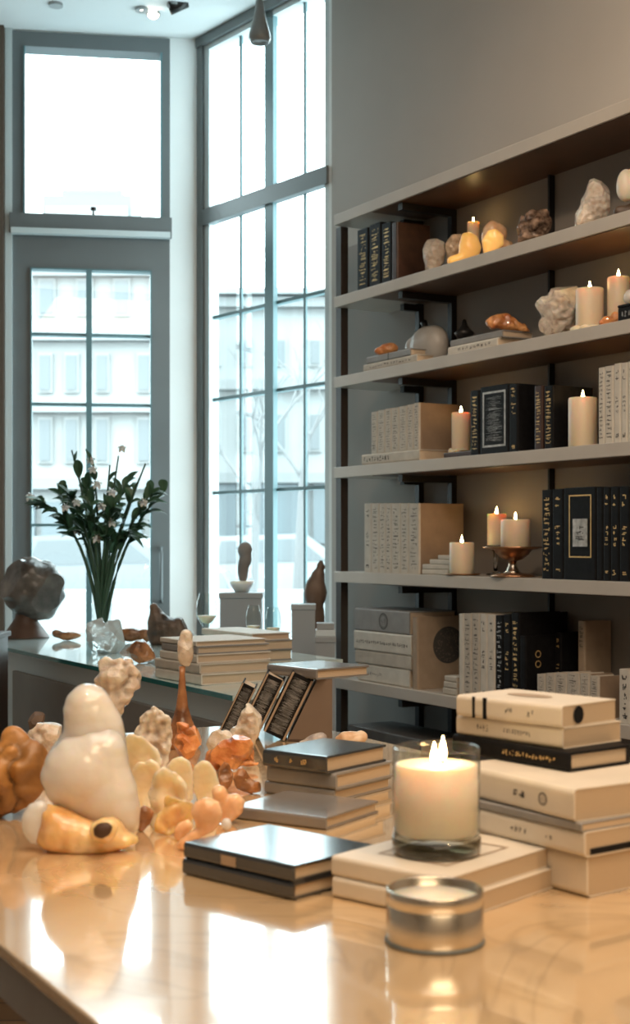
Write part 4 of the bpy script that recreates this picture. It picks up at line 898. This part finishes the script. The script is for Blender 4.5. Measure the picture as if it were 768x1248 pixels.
# ================================================================== BACK COUNTER
cv0, cv1, cs0, cs1, cvm, csm = -1.18, -0.47, -2.2, 0.0, -0.95, -0.70
TZ -= 0.0005
ct = thing('glass_counter', 'pale blue display counter with a teal-edged glass top behind the table', 'counter', W(0, 0, 0), (0, 0, SROT))
def lprism(z0, z1, i=0.0):
    bm = bmesh.new(); pr = [(cs0+i, cv0+i), (cs1-i, cv0+i), (cs1-i, cvm-i), (csm-i, cvm-i), (csm-i, cv1-i), (cs0+i, cv1-i)]
    a = [bm.verts.new((x, y, z0)) for x, y in pr]; b = [bm.verts.new((x, y, z1)) for x, y in pr]
    bm.faces.new(a[::-1]); bm.faces.new(b)
    for q in range(6): bm.faces.new((a[q], a[(q+1) % 6], b[(q+1) % 6], b[q]))
    return bm
obj('counter_body', lprism(0, TZ-.0145, .025), M['counter'], ct)
g = obj('glass_top', lprism(TZ-.013, TZ), M['glass_top'], ct)
bm = bmesh.new(); box(bm, cs0, cs1, cv0-.0015, cv0, TZ-.0125, TZ-.001); box(bm, cs0-.0015, cs0, cv0, cv1, TZ-.0125, TZ-.001); obj('glass_edge', bm, M['teal_edge'], g)
for a, b in ((-1.62, -.98), (-.95, -.49), (-.46, -.03)):
    p = obj('drawer_front', B(a, b, cv0+.012, cv0+.03, .25, TZ-.075, bev=.003), M['panel'], ct)
    obj('knob', lathe(bmesh.new(), [(0, 0), (.008, 0), (.012, .012), (0, .018)], 12), M['black_metal'], p, loc=((a+b)/2, cv0+.012, .6), rot=(R(90), 0, 0))
TZ += 0.0005
# pedestal at the left edge
t = thing('pedestal', 'dark brown pedestal at the left edge of the frame', 'pedestal', (-1.09, 4.12, 0))
obj('pedestal_body', B(-.152, .152, -.14, .14, 0, H-.2885), M['umber'], t)
obj('pedestal_top', B(-.16, .16, -.15, .15, H-.288, H-.273, bev=.002), M['umber'], t)
# rock head sculpture
hp = PZ(31, 777, TZ); t = thing('stone_sculpture', 'grey-brown agate boulder sculpture on a conical brown base', 'sculpture', hp)
k = hp.y/FPX
obj('cone_base', lathe(bmesh.new(), [(0, 0), (29*k, 0), (28*k, .006), (20*k, 13*k), (13*k, 23*k), (11*k, 34*k), (0, 34*k)], 24), M['brownrock'] if False else mat('brown_turned_wood', (.09, .045, .028), .5, var=.15, vscale=12), t, smooth=True)
crag('boulder', None, None, M['agate'], [(-3, 712), (8, 686), (28, 674), (54, 679), (73, 690), (81, 706), (77, 737), (59, 750), (34, 752), (10, 741)], hp.y, None, dep=.85, noises=((7, .022), (22, .010)), smooth=2, cuts=4, parent=t, root=Vector(hp))
# clear crystal, brown rocks
def crock(name, label, cat, m, x, yb, ells, **k):
    p = PZ(x, yb, TZ); return rock(name, label, cat, m, p.y, ells, TZ, **k)
def crc(n, l, c, m, pts, **k): return crag(n, l, c, m, pts, None, TZ, **k)
crc('clear_crystal', 'clear ice-like crystal cluster at the front of the glass counter top', 'crystal', M['clear'], [(102, 757), (112, 745), (123, 749), (128, 760), (133, 756), (140, 749), (149, 752), (157, 783), (147, 797), (109, 797), (106, 777)], noises=((25, .010), (60, .006)), facet=1140, cuts=22)
crc('amber_crystal', 'translucent brown crystal at the front edge of the counter', 'crystal', M['brownrock'], [(152, 786), (160, 778), (169, 773), (183, 786), (190, 800), (184, 808), (165, 809), (155, 800)], noises=((25, .008),), facet=1260, cuts=16)
crc('brown_shell_rock', 'dark brown peaked rock on the counter beside the book stacks', 'rock', M['darkrock'], [(180, 769), (184, 734), (189, 732), (198, 746), (210, 752), (222, 753), (230, 766), (225, 787), (183, 787)], noises=((20, .008), (50, .004)), facet=900)
crock('flat_brown_stone', 'flat reddish brown stone left of the clear crystal at the back of the counter', 'stone', M['brownrock'], 82, 780.5, [(82, 773, 18, 5), (70, 771, 7, 6)], noises=((25, .005),))
crock('flat_brown_stone', 'flat reddish brown stone right of the clear crystal on the counter', 'stone', M['brownrock'], 165, 783, [(158, 770, 16, 9), (176, 771, 10, 8)], noises=((25, .006),))
# stacks on the counter
def cbook(label, x, y, ang, L, D, T, z, cover, **k):
    p = PZ(x, y, z); return tbook(label, (p.x, p.y), ang, L, D, T, z, cover, **k)
p0 = PZ(245, 835.5, TZ)
for i, (dx, dy, L, D, T, cv) in enumerate(((0, 0, .235, .20, .026, 'white'), (-.004, .004, .23, .2, .024, 'cream'), (-.012, .02, .19, .21, .021, 'white'), (-.012, .022, .18, .205, .019, 'greyc'), (-.014, .024, .185, .20, .012, 'white'))):
    zz = TZ+[0, .0263, .0506, .0719, .0912][i]
    tbook(f'{["bottom", "second", "middle", "fourth", "topmost"][i]} book, counted from the bottom, of the front stack on the glass counter', (p0.x+dx, p0.y+dy), -56, L, D, T, zz, cv, pages='pages', group='front book stack on the counter')
p0 = PZ(309, 806, TZ)
for i, (dx, dy, L, D, T, cv) in enumerate(((0, 0, .30, .13, .03, 'greyc'), (.003, -.002, .30, .13, .028, 'greyc'), (-.006, .004, .31, .13, .02, 'white'))):
    tbook(f'{["bottom", "middle", "top"][i]} book of the grey stack behind the front stack on the counter', (p0.x+dx, p0.y+dy), -58, L, D, T, TZ+[0, .0303, .0586][i], cv, group='rear book stack on the counter')
# balloon glasses
def balloon(label, x, yb, ytop, w):
    p = PZ(x, yb, TZ); k = p.y/FPX; h = (yb-ytop)*k; r = w*k/2; t = thing('balloon_glass', label, 'glass', p)
    pr = [(0, 0), (r*.62, 0), (r*.6, .003), (.006, .008), (.005, h*.26), (r*.5, h*.34), (r*.92, h*.5), (r, h*.66), (r*.9, h*.84), (r*.66, h)]
    obj('glass_bowl', lathe(bmesh.new(), pr, 28), M['thin'], t, smooth=True)
    obj('white_filling', lathe(bmesh.new(), [(0, h*.36), (r*.4, h*.375), (r*.8, h*.49), (r*.84, h*.53), (0, h*.53)], 24), M['waxw'], t, smooth=True)
balloon('tall balloon glass with white filling left of the window mullion on the counter', 252, 781, 723, 26)
balloon('small balloon glass with white filling behind the rear stack, left one', 309, 790, 738, 19)
balloon('small balloon glass with white filling behind the rear stack, right one', 333, 793, 740, 19)
# plant
pp = PZ(124, 783.5, TZ); k = pp.y/FPX
t = thing('lily_bouquet', 'tall green bouquet with white blossoms in a slim glass vase before the door', 'plant', pp)
def pl(x, y, d=0): return Vector(((x-124)*k, d*k, (783.5-y)*k))
obj('vase', lathe(bmesh.new(), [(0, 0), (11*k, 0), (11.5*k, .004), (10*k, 22*k), (13*k, 48*k)], 24), M['thin'], t, smooth=True)
tops = [(52, 612, -6), (70, 598, 12), (88, 604, -20), (102, 590, 18), (116, 568, -8), (132, 566, 14), (146, 556, -10), (150, 588, 25), (172, 578, 4), (186, 602, -15), (200, 598, 8), (160, 650, -12), (104, 646, 14), (180, 566, -20), (86, 548, 8), (140, 620, -24), (112, 612, -26)]
lf = bmesh.new(); rg = random.Random(11)
def leaf(bm, p, d, ln, wd, droop):
    d = d.normalized(); side = d.cross(Vector((0, -0.5, 1))).normalized(); up = side.cross(d).normalized(); n = 6; L_, R_, Mi = [], [], []
    for i in range(n+1):
        q = i/n; w = wd*math.sin(math.pi*min(1, q*0.92+0.06))**0.8 if i < n else 0.0005
        c = p+d*ln*q+Vector((0, 0, -droop*q*q*ln))
        Mi.append(bm.verts.new(c)); L_.append(bm.verts.new(c+side*w+up*w*.35)); R_.append(bm.verts.new(c-side*w+up*w*.35))
    for i in range(n):
        bm.faces.new((L_[i], L_[i+1], Mi[i+1], Mi[i])); bm.faces.new((Mi[i], Mi[i+1], R_[i+1], R_[i]))
for i, (x, y, d) in enumerate(tops):
    b0 = Vector((rg.uniform(-4, 4)*k, rg.uniform(-4, 4)*k, .012)); e = pl(x, y, d); mid = pl(124+(x-124)*.22, 665-rg.uniform(0, 30), d*.4)
    pts = bez(b0, mid, e, 10); bm = bmesh.new(); tube(bm, pts, [(3.0-2.0*j/10)*k for j in range(11)], 6); obj('stem', bm, M['stem'], t, smooth=True)
    nl = 22 if 585 <= y <= 650 else 3
    for j in range(nl):
        q = rg.uniform(.52, 1.0); ii = min(9, int(q*10)); p = pts[ii].lerp(pts[ii+1], q*10-ii) if ii < 10 else pts[10]
        out = Vector((x-124, d, 0))*k
        dd = (pts[ii+1]-pts[ii]).normalized()*.8+Vector((rg.uniform(-1, 1), rg.uniform(-.7, .7), rg.uniform(-.5, .5)))*.7
        leaf(lf, p, dd, rg.uniform(18, 38)*k, rg.uniform(3.6, 6.2)*k, rg.uniform(.1, .7))
obj('leaves', lf, M['leaf'], t, recalc=False)
for (x, y, d) in [(38, 604, -4), (47, 613, 4), (122, 590, -22), (140, 600, -24), (116, 572, -16), (128, 617, -26), (98, 612, -24), (96, 646, -10), (178, 612, -20), (150, 546, -8), (112, 560, -10), (84, 618, -22), (121, 655, -18), (140, 636, -20)]:
    bm = bmesh.new()
    for q in range(6):
        a = q*math.pi/3; leaf(bm, pl(x, y, d), Vector((math.cos(a)*.9, -.5, math.sin(a)*.9)), rg.uniform(5.5, 8)*k, 2.6*k, .2)
    bmesh.ops.create_icosphere(bm, subdivisions=2, radius=2.8*k, matrix=Matrix.Translation(pl(x, y, d)))
    obj('blossom', bm, M['petal'], t, smooth=True)

# ================================================================== PLINTHS BY THE WINDOW
def plinth(label, x0, x1, ytop, Y, m='plinth', dep=.16):
    k = Y/FPX; w = (x1-x0)*k/2; z = P(0, ytop, Y).z; t = thing('plinth', label, 'plinth', (P((x0+x1)/2, 0, Y).x, Y, 0))
    obj('plinth_body', B(-w*.94, w*.94, -dep/2*.94, dep/2*.94, 0, z-.02), M[m], t); obj('plinth_cap', B(-w, w, -dep/2, dep/2, z-.0198, z, bev=.002), M[m], t)
    return Vector((t.location.x, Y, z))
q = plinth('wide grey plinth by the window left of the mullion', 268, 321, 722, 5.25, dep=.14)
t = thing('small_statue', 'small grey abstract statue on the wide grey plinth by the window', 'statue', q); k = q.y/FPX
obj('foot_bowl', lathe(bmesh.new(), [(0, 0), (8*k, 0), (14*k, 10*k), (15*k, 14*k), (0, 14*k)], 20), M['petal'], t, smooth=True)
obj('figure', blob([((2*k, 0, 28*k), (7*k, 6*k, 20*k)), ((4*k, 0, 52*k), (9*k, 7*k, 10*k)), ((6*k, 0, 42*k), (7*k, 6*k, 12*k))], .008, ((15, .006),), 2), M['greystat'], t, smooth=True)
q = plinth('narrow grey plinth by the window in front of the brown torso', 355, 385, 736, 4.95, dep=.10)
q2 = plinth('low brown plinth at the right end of the window under the torso', 368, 400, 772, 5.2, dep=.12)
t = thing('torso_statue', 'brown headless torso statue at the right end of the window', 'statue', q2); k = q2.y/FPX
obj('torso', blob([((0, 0, 22*k), (13*k, 9*k, 26*k)), ((1*k, 0, 50*k), (14*k, 9*k, 22*k)), ((4*k, 0, 68*k), (9*k, 7*k, 12*k)), ((7*k, 0, 80*k), (5*k, 5*k, 10*k))], .009, ((10, .008),), 3, 0.0), M['brownstat'], t, smooth=True)
q3 = plinth('low pale plinth between the counter and the shelving', 384, 409, 775, 4.7, dep=.10)
for i in range(2):
    o = obj('paper_box', B(-.033+.004*i, .033-.004*i, -.04, .04, 0, .022, bev=.002), M['plinth' if i else 'counter'], loc=(q3.x, q3.y, q3.z+.0225*i+.0002)); setp(o, f'{["lower pale blue", "upper grey"][i]} box on the low plinth near the shelving post', 'box')

# ================================================================== LIGHT FITTINGS (visible)
def spot_head(label, x, y, Y, aim, m='lampgrey', lit=True, r=.028):
    p = P(x, y, Y); t = thing('ceiling_spotlight', label, 'light', (p.x, p.y, CEIL))
    h = CEIL-p.z; bm = bmesh.new(); tube(bm, [(0, 0, 0), (0, 0, -h+.045)], .006, 8); lathe(bm, [(0, 0), (.03, 0), (.03, -.012), (0, -.012)], 16); obj('mount', bm, M['lampgrey'], t)
    rot = Vector((0, 0, -1)).rotation_difference(Vector(aim).normalized()).to_euler()
    hd = obj('head', lathe(bmesh.new(), [(0, .06), (r*.7, .06), (r*.8, .03), (r, -.02), (r*.9, -.02), (r*.7, .02), (0, .03)], 20), M[m], t, smooth=True, loc=(0, 0, -h), rot=rot)
    if lit: obj('bulb', lathe(bmesh.new(), [(0, -.036), (r*.55, -.031), (r*.8, -.021), (r*.8, -.016), (0, -.004)], 16), M['bulb'], hd, smooth=True)
spot_head('lit ceiling spotlight at the top left above the door', 68, -3, 5.9, (0.1, -.6, -1))
spot_head('lit ceiling spotlight, upper of the adjoining pair above the door', 173, 4, 5.95, (0.0, -.8, -1))
spot_head('lit ceiling spotlight, lower of the adjoining pair above the door', 187, 14, 6.0, (0.0, -.8, -1))
spot_head('unlit dark ceiling spotlight turned sideways near the corner pillar', 212, 8, 5.9, (-1, -.1, -.35), 'black_metal', False, .03)
pY = 5.3; p = P(316.5, 53, pY); t = thing('pendant_lamp', 'grey bell-shaped pendant lamp hanging before the tall window', 'lamp', (p.x, p.y, CEIL)); h = CEIL-p.z; k = pY/FPX
bm = bmesh.new(); tube(bm, [(0, 0, 0), (0, 0, -h+48*k)], .004, 8); lathe(bm, [(0, 0), (.04, 0), (.036, -.02), (0, -.02)], 20); obj('cord', bm, M['lampgrey'], t)
obj('lamp_shade', lathe(bmesh.new(), [(0, 52*k), (4.5*k, 52*k), (6*k, 40*k), (9*k, 26*k), (13*k, 12*k), (13.6*k, 6*k), (11.5*k, 1*k), (10*k, 0), (9*k, 3*k), (0, 6*k)], 28), M['lampgrey'], t, smooth=True, loc=(0, 0, -h))

# ================================================================== LIGHT
w = bpy.data.worlds.new('World'); bpy.context.scene.world = w; w.use_nodes = True
bg = w.node_tree.nodes['Background']; bg.inputs['Color'].default_value = (0.80, 0.96, 1.0, 1); bg.inputs['Strength'].default_value = 10.0
def area(name, loc, rot, sx, sy, col, pw, spread=180):
    l = bpy.data.lights.new(name, 'AREA'); l.shape = 'RECTANGLE'; l.size = sx; l.size_y = sy; l.color = col; l.energy = pw; l.spread = R(spread)
    o = bpy.data.objects.new(name, l); C.objects.link(o); o.location = loc; o.rotation_euler = rot; return o
def spot(name, loc, tgt, col, pw, ang, blend=.6, rad=.05):
    l = bpy.data.lights.new(name, 'SPOT'); l.color = col; l.energy = pw; l.spot_size = R(ang); l.spot_blend = blend; l.shadow_soft_size = rad
    o = bpy.data.objects.new(name, l); C.objects.link(o); o.location = loc
    o.rotation_euler = (Vector(tgt)-Vector(loc)).to_track_quat('-Z', 'Y').to_euler(); return o
# sky portals in the glazed openings
def portal(name, base, rotz, xm, zm, sx, sz):
    o = area(name, (0, 0, 0), (R(-90), 0, rotz), sx, sz, (1, 1, 1), 1); o.data.cycles.is_portal = True
    o.location = base+Matrix.Rotation(rotz, 3, 'Z') @ Vector((xm, 0.11, zm)); return o
portal('portal_window', WN, WROT, (wl+wr)/2, (wbot+wtop)/2, wr-wl, wtop-wbot)
portal('portal_door', CN, DROT, (dl+dr)/2, (gb+dtop)/2, dr-dl, dtop-gb)
WARM = (1.0, 0.60, 0.26)
spot('ceiling_spot_table', (1.0, 0.7, CEIL-.1), (0.3, 1.3, TZ), WARM, 82, 55, .8, .06)
spot('ceiling_spot_shells', (0.0, 0.9, CEIL-.1), (-.2, 1.75, TZ), (1.0, .66, .36), 46, 45, .8, .06)
spot('ceiling_spot_shelf', (-0.3, 2.2, CEIL-.1), (0.75, 4.2, H+.1), (1.0, .74, .5), 56, 70, .9, .08)
spot('ceiling_spot_wall', (1.2, 2.7, CEIL-.1), (1.2, 3.75, H+1.6), (1.0, .78, .56), 100, 80, 1.0, .08)
area('room_fill_light', (0.4, 1.2, CEIL-.02), (0, 0, 0), 2.4, 2.4, (1.0, .86, .74), 52)  # unseen fill light, added to lift the ambient level
area('rear_fill_light', (0.8, -1.2, CEIL-.02), (0, 0, 0), 2.4, 1.6, (1.0, .78, .52), 70)  # unseen fill light, added to brighten the rear of the room

# ================================================================== CAMERA
cam = bpy.data.cameras.new('camera'); co = bpy.data.objects.new('camera', cam); C.objects.link(co)
co.location = (0, 0, H); co.rotation_euler = (R(90), 0, 0)
cam.sensor_fit = 'HORIZONTAL'; cam.sensor_width = 36; cam.lens = 36*FPX/768; cam.shift_y = 36/768; cam.clip_start = .05; cam.clip_end = 300
cam.dof.use_dof = True; cam.dof.focus_distance = 2.7; cam.dof.aperture_fstop = 13
sc = bpy.context.scene; sc.camera = co
sc.view_settings.view_transform = 'Standard'; sc.view_settings.look = 'None'; sc.view_settings.exposure = 0.0
sc.cycles.sample_clamp_indirect = 6; sc.cycles.caustics_refractive = False; sc.cycles.caustics_reflective = False; sc.cycles.max_bounces = 10
